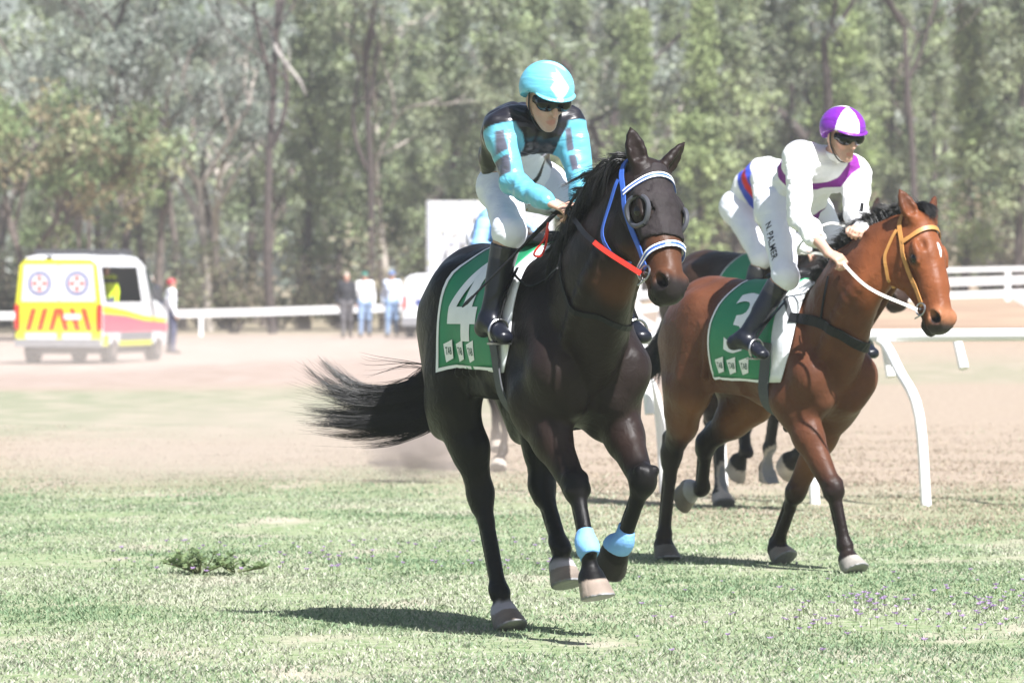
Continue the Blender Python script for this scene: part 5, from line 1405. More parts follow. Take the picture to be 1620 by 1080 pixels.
# the stack of far rails on the bank at right
def board_rail(name, pts, th, label, posts=(), group='white rails', depth=.05):
    o0 = w_at(*pts[0][:3]) * 0 + np.array(w_at(pts[0][0], pts[0][1], pts[0][2])); o0[2] = gz(o0[0], o0[1])
    r = empty(name, o0, 0, label, 'rail', group)
    for i in range(len(pts) - 1):
        a, b = lw(r, w_at(*pts[i])), lw(r, w_at(*pts[i + 1])); d = _n(b - a); s = V(-d[1], d[0], 0); s = _n(s)
        q = [p + s * sx * depth / 2 + V(0, 0, sz * th / 2) for p in (a, b + d * .002) for sx in (-1, 1) for sz in (-1, 1)]
        m = MB(); m.hull8(q); m.build('board', M['rail_white'], r, smooth=False)
    for px, D in posts:
        w = w_at(px, 450, D); zz = np.interp(px, [p[0] for p in sorted(pts)], [w_at(*p)[2] for p in sorted(pts)]); b = V(w[0], w[1] + .08, gz(w[0], w[1]) - .2); t = V(w[0], w[1] + .08, zz + th * .4)
        m = MB(); m.box(lw(r, (b + t) / 2), (.11, .08, t[2] - b[2])); m.build('post', M['rail_white'], r, smooth=False)
    return r
board_rail('far_rail', [(985, 441, 132), (1300, 431, 130), (1700, 423, 128)], .10, 'topmost of the far white rails on the bank', posts=[(1010, 132), (1150, 131), (1290, 130), (1440, 129.5), (1595, 129)])
board_rail('far_rail', [(985, 468, 124), (1300, 452, 122), (1700, 440, 120)], .17, 'widest middle one of the far white rails on the bank')
board_rail('far_rail', [(985, 492, 112), (1040, 486, 112), (1300, 474, 111), (1560, 465, 110), (1700, 461, 110)], .125, 'lowest of the far white rails on the bank', posts=[(1045, 112)])
board_rail('brace_rail', [(1000, 497, 109), (1075, 542, 108.5)], .13, 'slanting white brace rail seen under the dark horse\'s chin')
board_rail('brace_rail', [(1596, 463, 109), (1660, 500, 108.5)], .13, 'slanting white brace rail at the right picture edge')
board_rail('far_rail', [(-60, 500, 158), (250, 497, 157), (420, 493, 156), (640, 486, 155), (900, 480, 154)], .21, 'long white rail at the foot of the wood at left', posts=[(-30, 157.6), (318, 157)])
# ------------------------------------------------------------------ trees
M['bark_dark'] = mat('bark_dark', (.055, .042, .038), rough=.95, noise=.35, nscale=6, bump=.6, bscale=14)
M['bark_pale'] = mat('bark_pale', (.33, .29, .255), rough=.85, noise=.3, nscale=4, bump=.4, bscale=10)
M['bark_mid'] = mat('bark_mid', (.11, .088, .076), rough=.95, noise=.35, nscale=6, bump=.6, bscale=14)
def leaf_cloud(rs, centres, radii, per, size, cols, flat=.75, droop=0.0, aspect=.35):
    """leaf-sized faces spread through clumps"""
    C = np.repeat(np.array(centres), per, 0); Rr = np.repeat(np.array(radii), per)[:, None]; n = len(C)
    d = rs.normal(size=(n, 3)); d /= np.linalg.norm(d, axis=1)[:, None]; r = rs.rand(n, 1) ** .45
    Pn = C + d * r * Rr * np.array([1, 1, flat])
    a = rs.normal(size=(n, 3)); a[:, 2] = a[:, 2] * .8 - droop; a /= np.linalg.norm(a, axis=1)[:, None]
    b = np.cross(a, rs.normal(size=(n, 3))); b /= np.linalg.norm(b, axis=1)[:, None] + 1e-9
    L = (size * (.6 + .8 * rs.rand(n)))[:, None]; w = L * aspect
    vs = np.stack([Pn, Pn + a * L * .5 + b * w, Pn + a * L, Pn + a * L * .5 - b * w], 1).reshape(-1, 3)
    f = np.arange(n * 4).reshape(-1, 4)
    cc = np.array(cols); k = np.repeat(rs.randint(len(cc), size=len(centres)), per); col = cc[k] * (.74 + .52 * rs.rand(n, 1)) * np.repeat(.62 + .72 * rs.rand(len(centres)), per)[:, None]
    return vs, f, np.repeat(col, 4, 0)
def conifer_mesh(seed, H=12.0, W=1.7, cols=None, base=.16):
    rs = np.random.RandomState(seed); m = MB()
    bendx, bendy = rs.normal() * .25, rs.normal() * .25
    ax = lambda t: V(bendx * math.sin(t * 3), bendy * math.sin(t * 2.3), H * t)
    m.tube([ax(t) for t in np.linspace(0, 1, 10)], [.15 * (1 - t) ** .8 + .015 for t in np.linspace(0, 1, 10)], 7)
    cen, rad = [], []
    for k in range(120):
        t = base + (1 - base) * rs.rand() ** .85; a = rs.rand() * 6.28
        prof = W * (1 - ((t - base) / (1 - base)) ** 1.5) * (.35 + .65 * min(1, (t - base) / .16 + .25))
        r = prof * (.30 + .70 * rs.rand()); b = ax(t); tip = b + V(math.cos(a) * r, math.sin(a) * r, .35 * r + .1)
        if k % 2 == 0: m.tube([b, (b + tip) / 2 + V(0, 0, .05), tip], [.028, .02, .008], 4, caps=False)
        cen.append(tip); rad.append(.26 + .28 * rs.rand())
        if rs.rand() > .5: cen.append(b + (tip - b) * .5); rad.append(.26 + .2 * rs.rand())
    for k in range(14):
        t = .05 + base * rs.rand(); a = rs.rand() * 6.28; b = ax(t); L = .5 + rs.rand(); m.tube([b, b + V(math.cos(a) * L, math.sin(a) * L, .1 + .3 * rs.rand())], [.016, .005], 4, caps=False)
    return m, leaf_cloud(rs, cen, rad, 48, .17, cols, flat=1.0, aspect=.32)
def gum_mesh(seed, H=12.0, spread=3.0, cols=None, trunk=.17, fork=.38, dens=1.0, lean=0.0, leaf=.19):
    rs = np.random.RandomState(seed); m = MB(); cen, rad = [], []
    def limb(p, d, L, r, depth):
        pts = [p]; v = d.copy()
        for i in range(5):
            v = _n(v + rs.normal(size=3) * (.05 if depth == 0 else .16) + V(0, 0, .05)); pts.append(pts[-1] + v * L / 5)
        m.tube(catmull(pts, 9), [r * (1 - .45 * i / 8) for i in range(9)], 7 if depth < 2 else 5, caps=False)
        if depth >= 3:
            for k in (3, 4, 5):
                if rs.rand() < dens: cen.append(pts[k] + rs.normal(size=3) * .18); rad.append(.38 + .38 * rs.rand())
            return
        nb = 2 + (rs.rand() > .35) + (depth == 0)
        for i in range(nb):
            q = pts[-1] if i < 2 else pts[3 + rs.randint(2)]
            a = rs.rand() * 6.28; e = _n(v * (.75 if depth else .9) + V(math.cos(a), math.sin(a), .18) * (.62 + .3 * rs.rand()))
            limb(q, e, L * (.62 + .2 * rs.rand()) if depth else H * .24, r * .58, depth + 1)
        if depth >= 1 and rs.rand() < .8: cen.append(pts[3] + rs.normal(size=3) * .25); rad.append(.35 + .3 * rs.rand())
    limb(V(0, 0, -.1), _n(V(lean, 0, 1)), H * fork, trunk, 0)
    return m, leaf_cloud(rs, cen, rad, 58, leaf, cols, flat=.8, droop=.7, aspect=.22)
CY = [(0.265, 0.318, 0.175), (0.319, 0.374, 0.2), (0.21, 0.263, 0.15), (0.359, 0.399, 0.249), (0.284, 0.318, 0.224)]
GR = [(0.275, 0.315, 0.264), (0.333, 0.37, 0.324), (0.215, 0.255, 0.21), (0.382, 0.405, 0.366), (0.289, 0.325, 0.237)]
OL = [(0.219, 0.258, 0.155), (0.275, 0.308, 0.185), (0.17, 0.202, 0.125), (0.319, 0.338, 0.219)]
RU = [(.19, .25, .12), (.26, .30, .15), (.15, .20, .09), (.25, .21, .12), (.27, .28, .16), (.22, .28, .16), (.30, .26, .16)]
TV = {}
def variant(key, fn, bark):
    m, (vs, fs, cs) = fn()
    t = m.build('trunk', M[bark]); c = mesh_obj('crown', vs, fs, M['leaf'], None, False, cs); c['kind'] = 'stuff'
    tm, cm = t.data, c.data; bpy.data.objects.remove(t); bpy.data.objects.remove(c); TV[key] = (tm, cm)
for i in range(4): variant('cy%d' % i, lambda i=i: conifer_mesh(40 + i, 12.5, 1.55 + .25 * (i % 2), CY if i != 2 else OL), 'bark_dark')
variant('cy4', lambda: conifer_mesh(49, 10.0, 1.45, [(.30, .37, .165), (.35, .41, .20), (.26, .325, .145)], base=.08), 'bark_dark')
for i in range(3): variant('gr%d' % i, lambda i=i: gum_mesh(60 + i, 12, 3, GR if i != 1 else OL), ('bark_mid', 'bark_dark', 'bark_pale')[i])
variant('rust', lambda: gum_mesh(71, 11, 3, RU, trunk=.16, fork=.2, leaf=.24), 'bark_mid')
variant('slim', lambda: gum_mesh(75, 14.5, 3, GR, trunk=.15, fork=.62, lean=-.06), 'bark_dark')
variant('dark', lambda: gum_mesh(82, 13, 3, GR, trunk=.30, fork=.34, dens=.75, lean=.05), 'bark_dark')
variant('pale', lambda: gum_mesh(87, 13, 3, OL, trunk=.13, fork=.45, dens=.9), 'bark_pale')
def tree(key, px, D, s, rz, label, group=None, name='tree', cat='tree', z=0):
    w = at(px, 450, D); x, y = w[0], w[1]
    r = empty(name, (x, y, gz(x, y) - .05 + z), rz, label, cat, group); r.scale = (s, s, s)
    tm, cm = TV[key]
    for nm, me in (('trunk', tm), ('crown', cm)):
        o = bpy.data.objects.new(nm, me); COL.objects.link(o); o.parent = r
        if nm == 'crown': o['kind'] = 'stuff'
    return r
rs = np.random.RandomState(3)
# singled-out trees
tree('slim', 432, 163, 1.0, .4, 'slender dark trunked gum standing alone in front of the wood')
tree('dark', 965, 176, 1.05, 2.2, 'gum with dark forked trunk behind the turquoise jockey\'s shoulder')
tree('dark', 1285, 174, 1.1, .6, 'gum with thick dark trunk right behind the purple cap')
tree('pale', 612, 172, 1.05, 1.2, 'gum with pale peeling trunk left of the turquoise jockey')
tree('rust', 30, 150, .95, .3, 'gum with rust tinged leaves at the left picture edge')
tree('rust', 135, 160, .88, 2.1, 'rust tinged gum standing behind the ambulance')
tree('gr2', 330, 172, 1.0, 4.0, 'grey gum with forked pale limbs right of the ambulance')
tree('gr0', 250, 166, .95, 1.0, 'grey green gum with twin trunks behind the man in the red cap')
ORD = ['first', 'second', 'third', 'fourth', 'fifth', 'sixth', 'seventh', 'eighth', 'ninth', 'tenth', 'eleventh', 'twelfth', 'thirteenth']
for px_, D_, lb in ((150, 168, 'thin dark trunk tree rising behind the ambulance roof'), (195, 170, 'thin dark trunk tree between ambulance and red capped man'), (580, 168, 'thin dark trunk tree above the green capped man'), (1440, 168, 'thin dark trunk tree above the bay horse\'s ears')):
    tree('slim', px_, D_, .9, px_ * .7, lb)
dl = empty('dead_limb', at(455, 120, 162), 0, 'bare bleached dead limb hanging beside the slender dark trunk', 'dead branch')
m = MB(); q0 = np.array(dl.location)
m.tube([np.array(at(*q)) - q0 for q in ((427, 50, 163), (438, 80, 162.4), (458, 108, 162), (474, 128, 162), (484, 150, 162))], [.045, .055, .060, .05, .015], 7)
m.tube([np.array(at(*q)) - q0 for q in ((456, 104, 162), (458, 84, 162), (454, 66, 161.9))], [.03, .02, .008], 6); m.build('limb', mat('dead_wood', (.30, .275, .255), rough=.95, noise=.35), dl)
def row(n, x0, x1, D0, D1, keys, smin, smax, label, group, name):
    for i in range(n):
        px = x0 + (x1 - x0) * (i + .5 + (rs.rand() - .5) * .7) / n
        lb = label % ORD[i] if '%' in label else label
        tree(keys[rs.randint(len(keys))], px, D0 + (D1 - D0) * rs.rand(), smin + (smax - smin) * rs.rand(), rs.rand() * 6.28, lb, group, name)
row(13, 1040, 1700, 164, 184, ['cy0', 'cy1', 'cy3', 'cy4'], .8, 1.1, '%s pale green cypress pine from the left above the far rails', 'cypress pines on the right', 'cypress_pine')
row(10, 440, 1060, 168, 188, ['cy0', 'cy1', 'cy4', 'cy3'], .8, 1.05, '%s green cypress pine from the left, mid wood behind the turquoise jockey', 'cypress pines in the middle', 'cypress_pine')
row(7, -60, 470, 176, 192, ['gr0', 'gr1', 'gr2'], .9, 1.1, '%s grey green gum from the left edge, above the ambulance side', 'gums on the left', 'gum_tree')
row(8, 420, 1700, 188, 205, ['gr0', 'gr1', 'gr2', 'dark'], .95, 1.2, '%s tall grey green gum from the left deeper in the wood', 'gums deeper in the wood', 'gum_tree')
row(26, -120, 1740, 200, 232, ['cy0', 'cy1', 'cy2', 'cy3', 'gr1', 'gr2'], 1.0, 1.35, 'tree at the back of the wood', 'trees at the back of the wood', 'tree')
# undergrowth: dry bushes at the foot of the wood
def shrub_mesh(seed, cols):
    rs = np.random.RandomState(seed); m = MB(); cen, rad = [], []
    for k in range(26):
        a = rs.rand() * 6.28; L = .7 + 1.1 * rs.rand(); d = V(math.cos(a) * .6, math.sin(a) * .6, 1) * L; pts = [V(0, 0, -.1), d * .5 + rs.normal(size=3) * .1, d + rs.normal(size=3) * .1]
        m.tube(pts, [.018, .012, .004], 4, caps=False); cen.append(pts[2]); rad.append(.25 + .25 * rs.rand()); cen.append(pts[1]); rad.append(.2)
    return m, leaf_cloud(rs, cen, rad, 16, .14, cols, flat=.9, aspect=.25)
DRY = [(.22, .185, .13), (.27, .235, .17), (.18, .155, .115), (.20, .205, .12)]
variant('sh0', lambda: shrub_mesh(90, DRY), 'bark_mid'); variant('sh1', lambda: shrub_mesh(91, DRY + OL), 'bark_mid')
for i in range(40):
    px = -80 + 1800 * (i + rs.rand()) / 40
    tree('sh%d' % (i % 2), px, 162 + 34 * rs.rand(), .8 + .9 * rs.rand(), rs.rand() * 6.28, 'dry brownish bush at the foot of the wood', 'dry bushes under the trees', 'bush', 'bush')
# the wood goes on behind: one mass nobody could count
rsw = np.random.RandomState(8)
n = 1500; cen = np.stack([(rsw.rand(n) * 2 - 1) * 85, 236 + 26 * rsw.rand(n), 19 * rsw.rand(n) ** .9], 1)
m_ = 700; sd = np.where(rsw.rand(m_) < .5, -1, 1); side_ = np.stack([sd * (25 + 55 * rsw.rand(m_)), 176 + 60 * rsw.rand(m_), 15 * rsw.rand(m_)], 1); cen = np.concatenate([cen, side_]); n = len(cen)
vs, fs, cs = leaf_cloud(rsw, cen, .8 + .9 * rsw.rand(n), 62, .42, CY + GR + OL, flat=1.0, aspect=.42)
fw_ = mesh_obj('far_wood', vs, fs, M['leaf'], None, False, cs); tag(fw_, 'mass of distant foliage closing the wood at the back', 'woodland', kind='stuff')
# ------------------------------------------------------------------ people standing or walking far off
def stand_joints(H=1.75, yaw=0.0, step=0.0, arm=0.0, lean=0.0):
    k = H / 1.75; c, s = math.cos(yaw), math.sin(yaw)
    def q(f, l, z): return V(f * c - l * s, f * s + l * c, z) * k
    J = dict(hipR=q(0, -.09, .92), hipL=q(0, .09, .92), knR=q(step * .6 + .02, -.10, .50), knL=q(-step * .3 + .03, .10, .50),
             anR=q(step, -.11, .09), anL=q(-step, .11, .09 + abs(step) * .25), toeR=q(step + .16, -.13, .03), toeL=q(-step + .15, .13, .03 + abs(step) * .1),
             shR=q(lean, -.175, 1.43), shL=q(lean, .175, 1.43), elR=q(lean - .05 - arm * .5, -.24, 1.15), elL=q(lean - .05 + arm * .5, .24, 1.15),
             wrR=q(lean + .05 - arm, -.24, .90), wrL=q(lean + .05 + arm, .24, .90), head=q(lean + .02, 0, 1.61), hfw=q(1, 0, -.08), hup=V(0, 0, 1))
    J['pnR'] = q(0, .9, 0); J['pnL'] = q(0, -.9, 0); J['thR'] = q(1, 0, 0); J['thL'] = q(1, 0, 0)
    return J
def bystander(px, D, yaw, step, arm, shirt, trou, capc, label, H=1.75, z=None, h=.02, group='people by the track', hat=True, hairc=(.2, .17, .15), vest=None):
    w = at(px, 500, D); x, y = w[0], w[1]
    J = stand_joints(H, yaw, step, arm)
    root = empty('person', (x, y, gz(x, y) if z is None else z), 0, label, 'person', group)
    B, hp, ha = human_body(J, H / 1.75 * 1.02, .5)
    dress(root, B, hp, ha, dict(hair=True, hairc=hairc, wear=[('shirt', ('torso', 'arm'), .016, 'casual', vest or const(shirt), .005, 20), ('trousers', ('pelvis', 'thigh', 'calf'), .020, 'casual', const(trou), .004, 18), ('shoes', ('foot',), .010, 'casual', const((.03, .025, .02)), 0, 20)]), h=h)
    if hat: helmet(root, hp, ha, capc if callable(capc) else const(capc), S=.9, h=.012, strap_=False).name = 'cap'
    return root, hp, ha
bystander(548, 150, R(-80), .14, .10, (.035, .035, .04), (.10, .095, .10), (.25, .22, .2), 'bare headed man in black shirt walking beside two men', hat=False, hairc=(.35, .3, .26))
bystander(577, 152, R(-88), .16, -.12, (.78, .78, .78), (.20, .27, .40), (.05, .17, .13), 'man in white shirt, jeans and green cap')
bystander(620, 153, R(-92), .15, .12, (.55, .60, .70), (.20, .28, .42), (.10, .16, .33), 'man in pale blue shirt, jeans and blue cap', H=1.78)
r_, hpm, ham = bystander(270, 134, R(20), .02, .0, (.74, .76, .80), (.075, .08, .13), lambda X: np.tile(V(.30, .03, .035), (len(X), 1)), 'man in white shirt and red cap right of the ambulance', H=1.78)
bystander(238, 138, R(-95), .0, .05, (.03, .035, .055), (.05, .05, .07), (.5, .45, .4), 'man in dark jacket half hidden behind the ambulance bonnet', hat=False, hairc=(.5, .45, .4), H=1.85)

# ------------------------------------------------------------------ vans
M['van_white'] = mat('van_white', (.60, .60, .61), rough=.35, noise=.03, coat=.2)
M['van_yellow'] = mat('van_yellow', (.62, .60, .02), rough=.45, noise=.05)
M['hi_red'] = mat('hi_red', (.62, .055, .03), rough=.5, noise=.05)
M['orange_red'] = mat('orange_red', (.62, .07, .02), rough=.5, noise=.05)
M['pink_red'] = mat('pink_red', (.58, .13, .17), rough=.5, noise=.08)
M['navy'] = mat('navy', (.04, .06, .22), rough=.5, noise=.05)
M['glass_dark'] = mat('glass_dark', (.03, .035, .04), rough=.08, spec=.7, noise=.1)
M['rubber'] = mat('rubber', (.025, .024, .023), rough=.85, noise=.2)
M['plastic_dark'] = mat('plastic_dark', (.05, .05, .055), rough=.6, noise=.1)
M['lamp_red'] = mat('lamp_red', (.55, .03, .02), rough=.25, noise=.05)
M['grey_body'] = mat('grey_body', (.22, .22, .23), rough=.6, noise=.1)
def van(name, loc, rz, label, cat, L=5.1, W=.94, Ht=2.25, body='van_white', hole=True, group='vehicles'):
    root = empty(name, loc, rz, label, cat, group)
    st = [(0.0, Ht - .10, W * .97), (.05, Ht - .02, W), (.3, Ht, W), (.9, Ht, W), (2.2, Ht, W), (2.9, Ht, W), (3.2, Ht - .02, W), (3.5, Ht - .10, W), (4.2, 1.38, W), (4.9, 1.16, W * .97), (L, 1.02, W * .88)]
    def sec(zt, hw):
        zs = [.36, .62, 1.05, min(1.28, zt - .12), min(2.02, zt - .10), zt - .035, zt]
        ws = [hw * .97, hw, hw, hw * .985, hw * .87 if zt > 1.6 else hw * .93, hw * .76, hw * .55]
        r = [(w, z) for w, z in zip(ws, zs)]; return r + [(-w, z) for w, z in r[::-1]]
    vs, fs = [], []; n = 14
    for y, zt, hw in st: vs += [(w, y, z) for w, z in sec(zt, hw)]
    for i in range(len(st) - 1):
        for k in range(n):
            if hole and k == 3 and 2 <= i <= 4: continue
            a, b = i * n + k, i * n + (k + 1) % n; fs.append((a, a + n, b + n, b))
    fs.append(tuple(range(n))); fs.append(tuple((len(st) - 1) * n + k for k in range(n))[::-1])
    b = mesh_obj('body', vs, fs, M[body], root, True)
    try: b.data.set_sharp_from_angle(angle=R(35))
    except Exception: pass
    for y in (.85, 4.05):
        for s_ in (-1, 1):
            m = MB(); m.tube([(s_ * (W - .22), y, .33), (s_ * (W - .02), y, .33)], .33, 22); wh = m.build('wheel', M['rubber'], root)
            m = MB(); m.tube([(s_ * (W - .03), y, .33), (s_ * (W + .004), y, .33)], .19, 16); m.build('rim', M['steel'], wh)
    m = MB(); m.box((0, 2.5, .30), (1.5, 4.4, .18)); m.build('chassis', M['plastic_dark'], root)
    def side(y, z, off=.006, sgn=1):
        ws = np.interp(z, [.36, .62, 1.05, 1.28, 2.02, Ht - .035], [W * .97, W, W, W * .985, W * .87, W * .76]); return V(sgn * (ws + off), y, z)
    def rear(x, z, off=.006): return V(x, -off, z)
    return root, side, rear
ax_, ay_ = at(93, 500, 118)[:2]
amb, aside, arear = van('ambulance', (ax_, ay_, gz(ax_, ay_)), R(-13), 'white and yellow ambulance with red chevrons seen from behind', 'ambulance', Ht=2.27)
def panel(name, polys, fm, mt, parent, off=0): return decal(name, polys, fm, M[mt], parent, .4)
def rp(x0, x1, z0, z1): return [[(x0, z0), (x1, z0), (x1, z1), (x0, z1)]]
Wd = .94
panel('rear_panel', [[(-.93, .40), (.93, .40), (.93, 1.24), (.84, 2.05), (.72, 2.17), (-.72, 2.17), (-.84, 2.05), (-.93, 1.24)]], lambda x, z: arear(x, z, .008), 'van_yellow', amb)
def rdoor(x0, x1, name):
    d = MB(); pts = [(x0, 1.30), (x1, 1.30), (x1 - (.06 if x1 > .5 else 0), 2.06), (x0 + (.06 if x0 < -.5 else 0), 2.06)]
    vs = [V(x, -.012, z) for x, z in pts] + [V(x, -.030, z) for x, z in pts]
    d.add(vs, [(3, 2, 1, 0), (4, 5, 6, 7), (0, 1, 5, 4), (1, 2, 6, 5), (2, 3, 7, 6), (3, 0, 4, 7)]); o = d.build('door', M['van_white'], amb, smooth=False)
    xc = (x0 + x1) / 2; zc = 1.67
    circ = lambda r, n=28: [(xc + r * math.cos(a), zc + r * math.sin(a)) for a in np.linspace(0, 2 * math.pi, n, endpoint=False)]
    panel('emblem_ring', [circ(.25)], lambda x, z: V(x, -.033, z), 'navy', o)
    panel('emblem_disc', [circ(.195)], lambda x, z: V(x, -.036, z), 'van_white', o)
    for a in range(4):
        dx, dz = math.cos(a * math.pi / 2), math.sin(a * math.pi / 2)
        panel('emblem_mark', [[(xc + dx * .045 + -dz * .02, zc + dz * .045 + dx * .02), (xc + dx * .155 - dz * .055, zc + dz * .155 + dx * .055), (xc + dx * .155 + dz * .055, zc + dz * .155 - dx * .055), (xc + dx * .045 + dz * .02, zc + dz * .045 - dx * .02)]], lambda x, z: V(x, -.039, z), 'hi_red', o)
rdoor(-.80, -.012, 'left'); rdoor(.012, .80, 'right')
for i in range(7):
    for sg in (-1, 1):
        x = sg * (.10 + i * .25)
        if abs(x) > .78: continue
        panel('chevron', [[(x, .70), (x + sg * .13, .70), (x + sg * .0, 1.16), (x - sg * .13, 1.16)]] if sg < 0 else [[(x, .70), (x + .13, .70), (x, 1.16), (x - .13, 1.16)]], lambda a, z: V(a, -.013, z), 'orange_red', amb)
panel('lower_panel', rp(-.72, -.05, .42, .64) + rp(.08, .70, .42, .64), lambda x, z: V(x, -.013, z), 'van_white', amb)
for sg in (-1, 1):
    m = MB(); m.box((sg * .89, -.02, .98), (.10, .05, .52)); m.build('tail_light', M['lamp_red'], amb)
m = MB(); m.box((0, -.06, .44), (1.84, .14, .16)); m.build('bumper', M['grey_body'], amb)
m = MB(); m.box((.30, -.022, .98), (.36, .02, .11)); m.build('number_plate', M['van_white'], amb)
m = MB(); m.box((-.05, .55, Ht_ := 2.33), (1.25, .30, .11)); m.box((-.05, 1.6, 2.31), (1.3, 1.6, .07)); m.build('roof_rack', M['plastic_dark'], amb)
m = MB(); m.box((.0, 3.0, 2.33), (1.3, .28, .13)); m.build('light_bar', M['plastic_dark'], amb)
m = MB(); m.box((-.20, -.0, 2.21), (.12, .05, .06)); m.build('rear_lamp', M['plastic_dark'], amb)
m = MB(); m.tube([(.2, 3.3, 2.25), (.2, 3.3, 2.55)], .03, 8); m.build('antenna', M['plastic_dark'], amb)
panel('side_stripe', [[(.06, 1.22), (1.6, 1.12), (3.0, .99), (4.6, .92), (4.6, .84), (3.0, .89), (1.6, 1.0), (.06, 1.05)]], lambda y, z: aside(y, z, .010), 'van_yellow', amb)
panel('side_band', [[(.06, 1.03), (1.6, .985), (3.0, .875), (4.7, .82), (4.7, .66), (.06, .66)]], lambda y, z: aside(y, z, .008), 'pink_red', amb)
panel('sill', rp(1.3, 3.6, .48, .64), lambda y, z: aside(y, z, .008), 'grey_body', amb)
panel('side_check', rp(.10, .46, .37, .60) + rp(1.25, 3.65, .37, .47), lambda y, z: aside(y, z, .012), 'van_yellow', amb)
panel('windscreen', [[(3.55, 1.45), (4.1, 1.42), (3.6, 2.0), (3.4, 2.02)]], lambda y, z: aside(y, z, .03), 'glass_dark', amb)
m = MB(); m.box((-.55, 1.6, 1.6), (.04, 2.4, 1.3)); m.build('cabin_shade_panel', M['plastic_dark'], amb)  # dark panel added inside so the cabin looks shaded through the open window
m = MB(); m.box((.97 + .12, 3.5, 1.45), (.22, .10, .28)); m.build('wing_mirror', M['plastic_dark'], amb)
wv = Matrix.Rotation(R(-13), 3, 'Z') @ Vector((.38, 2.1, .45))
def hivis(X): return mix(np.tile(V(.55, .70, .03), (len(X), 1)), V(.03, .03, .035), (np.abs(X[:, 2] - 1.28) < .05) * 1.)
r_, _, _ = bystander(200, 120, R(-90), 0, .05, (.5, .7, .03), (.05, .06, .10), (.1, .1, .1), 'paramedic in yellow safety shirt seen through the ambulance side window', H=1.62, hat=False, vest=hivis)
r_.location = Vector((ax_, ay_, gz(ax_, ay_))) + wv

ux, uy = at(672, 500, 150)[:2]
ute, us_, ur_ = van('parked_van', (ux + .25, uy, gz(ux, uy)), R(-6), 'white van parked behind the dark horse\'s rump', 'van', Ht=1.70, W=.86, hole=False)
panel('rear_window', [[(-.62, 1.12), (.62, 1.12), (.54, 1.55), (-.54, 1.55)]], lambda x, z: ur_(x, z, .01), 'van_white', ute)
panel('logo', rp(-.5, .05, .86, 1.02), lambda x, z: ur_(x, z, .012), 'navy', ute)
m = MB(); m.box((0, -.06, .44), (1.7, .14, .22)); m.build('bumper', M['grey_body'], ute)
for sg in (-1, 1):
    m = MB(); m.box((sg * .79, -.02, .95), (.09, .05, .34)); m.build('tail_light', M['lamp_red'], ute)
# white truck body behind: panels with ribs, rows of louvres
tx, ty = at(775, 500, 163)[:2]
trk = empty('truck', (tx, ty, gz(tx, ty)), R(2), 'tall white truck with louvred panels behind the turquoise jockey', 'truck', 'vehicles')
m = MB(); m.box((0, 1.1, 2.35), (3.6, 2.2, 2.9)); m.build('cargo_body', M['van_white'], trk)
M['louvre'] = mat('louvre', (.40, .42, .50), rough=.6, noise=.05)
for i in range(9):
    m = MB(); m.box((-1.72 + i * .43, -.02, 2.35), (.05, .05, 2.86)); m.build('rib', M['louvre'], trk)
for i in range(8):
    for j in range(5):
        m = MB(); m.box((-1.505 + i * .43, -.012, 1.75 + j * .42), (.22, .03, .10)); m.build('louvre', M['louvre'], trk)
m = MB(); m.box((1.2, -.03, 2.25), (.8, .04, .12)); m.box((1.2, -.03, 2.0), (.8, .04, .12)); m.build('red_stripe', M['hi_red'], trk)
m = MB(); m.box((0, 1.1, .75), (3.5, 2.1, .30)); m.build('chassis', M['grey_body'], trk)
for xw in (-1.1, 1.1):
    m = MB(); m.tube([(xw, -.02, .45), (xw, .25, .45)], .45, 20); m.build('wheel', M['rubber'], trk)

# ------------------------------------------------------------------ the two horses behind
F3 = Frame(1.56, 36.6, 55); P3 = F3.P
L3 = {'RF': (V(.48, -.16, .92), P3(1228, 640, .18), P3(1218, 709, .06), P3(1214, 762, .02), V(.5, 0, -.8)),
      'LF': (V(.48, .16, .92), P3(1290, 672, .50), P3(1262, 722, .30), P3(1238, 740, .16), V(-.2, 0, -1)),
      'RH': (V(-.36, -.18, .94), P3(1136, 682, -.62), P3(1141, 772, -.54), P3(1142, 800, -.48), V(1, 0, 0)),
      'LH': (V(-.24, .17, .92), P3(1176, 668, -.34), P3(1181, 713, -.26), P3(1160, 747, -.40), V(-.2, 0, -1))}
H3 = build_horse(F3, 1.03, L3, [V(.88, 0, 1.50), V(1.04, 0, 1.68), V(1.12, 0, 1.76)], V(1.18, 0, 1.84), V(1.44, 0, 1.42), V(.95, 0, .3), paint_back, h=.014, label='dark brown racehorse half hidden behind the bay horse', group='racehorses')
F4 = Frame(-.16, 44.6, 74); P4 = F4.P
L4 = {'RF': (V(.50, -.16, .94), P4(800, 662, .62), P4(796, 712, .66), P4(786, 743, .74), V(1, 0, -.2)),
      'LF': (V(.50, .16, .94), V(.78, .15, .62), V(.62, .14, .36), V(.50, .14, .30), V(0, 0, -1)),
      'RH': (V(-.34, -.18, .96), V(-.60, -.12, .56), V(-.52, -.10, .13), V(-.46, -.10, .0), V(1, 0, 0)),
      'LH': (V(-.26, .17, .95), V(-.40, .13, .58), V(-.30, .12, .25), V(-.24, .12, .12), V(1, 0, -.2))}
H4 = build_horse(F4, 1.0, L4, [V(.88, 0, 1.46), V(1.04, 0, 1.62), V(1.12, 0, 1.70)], V(1.18, 0, 1.76), V(1.42, 0, 1.34), V(.95, 0, .3), paint_back, h=.016, label='racehorse almost wholly hidden behind the dark bay horse', group='racehorses')
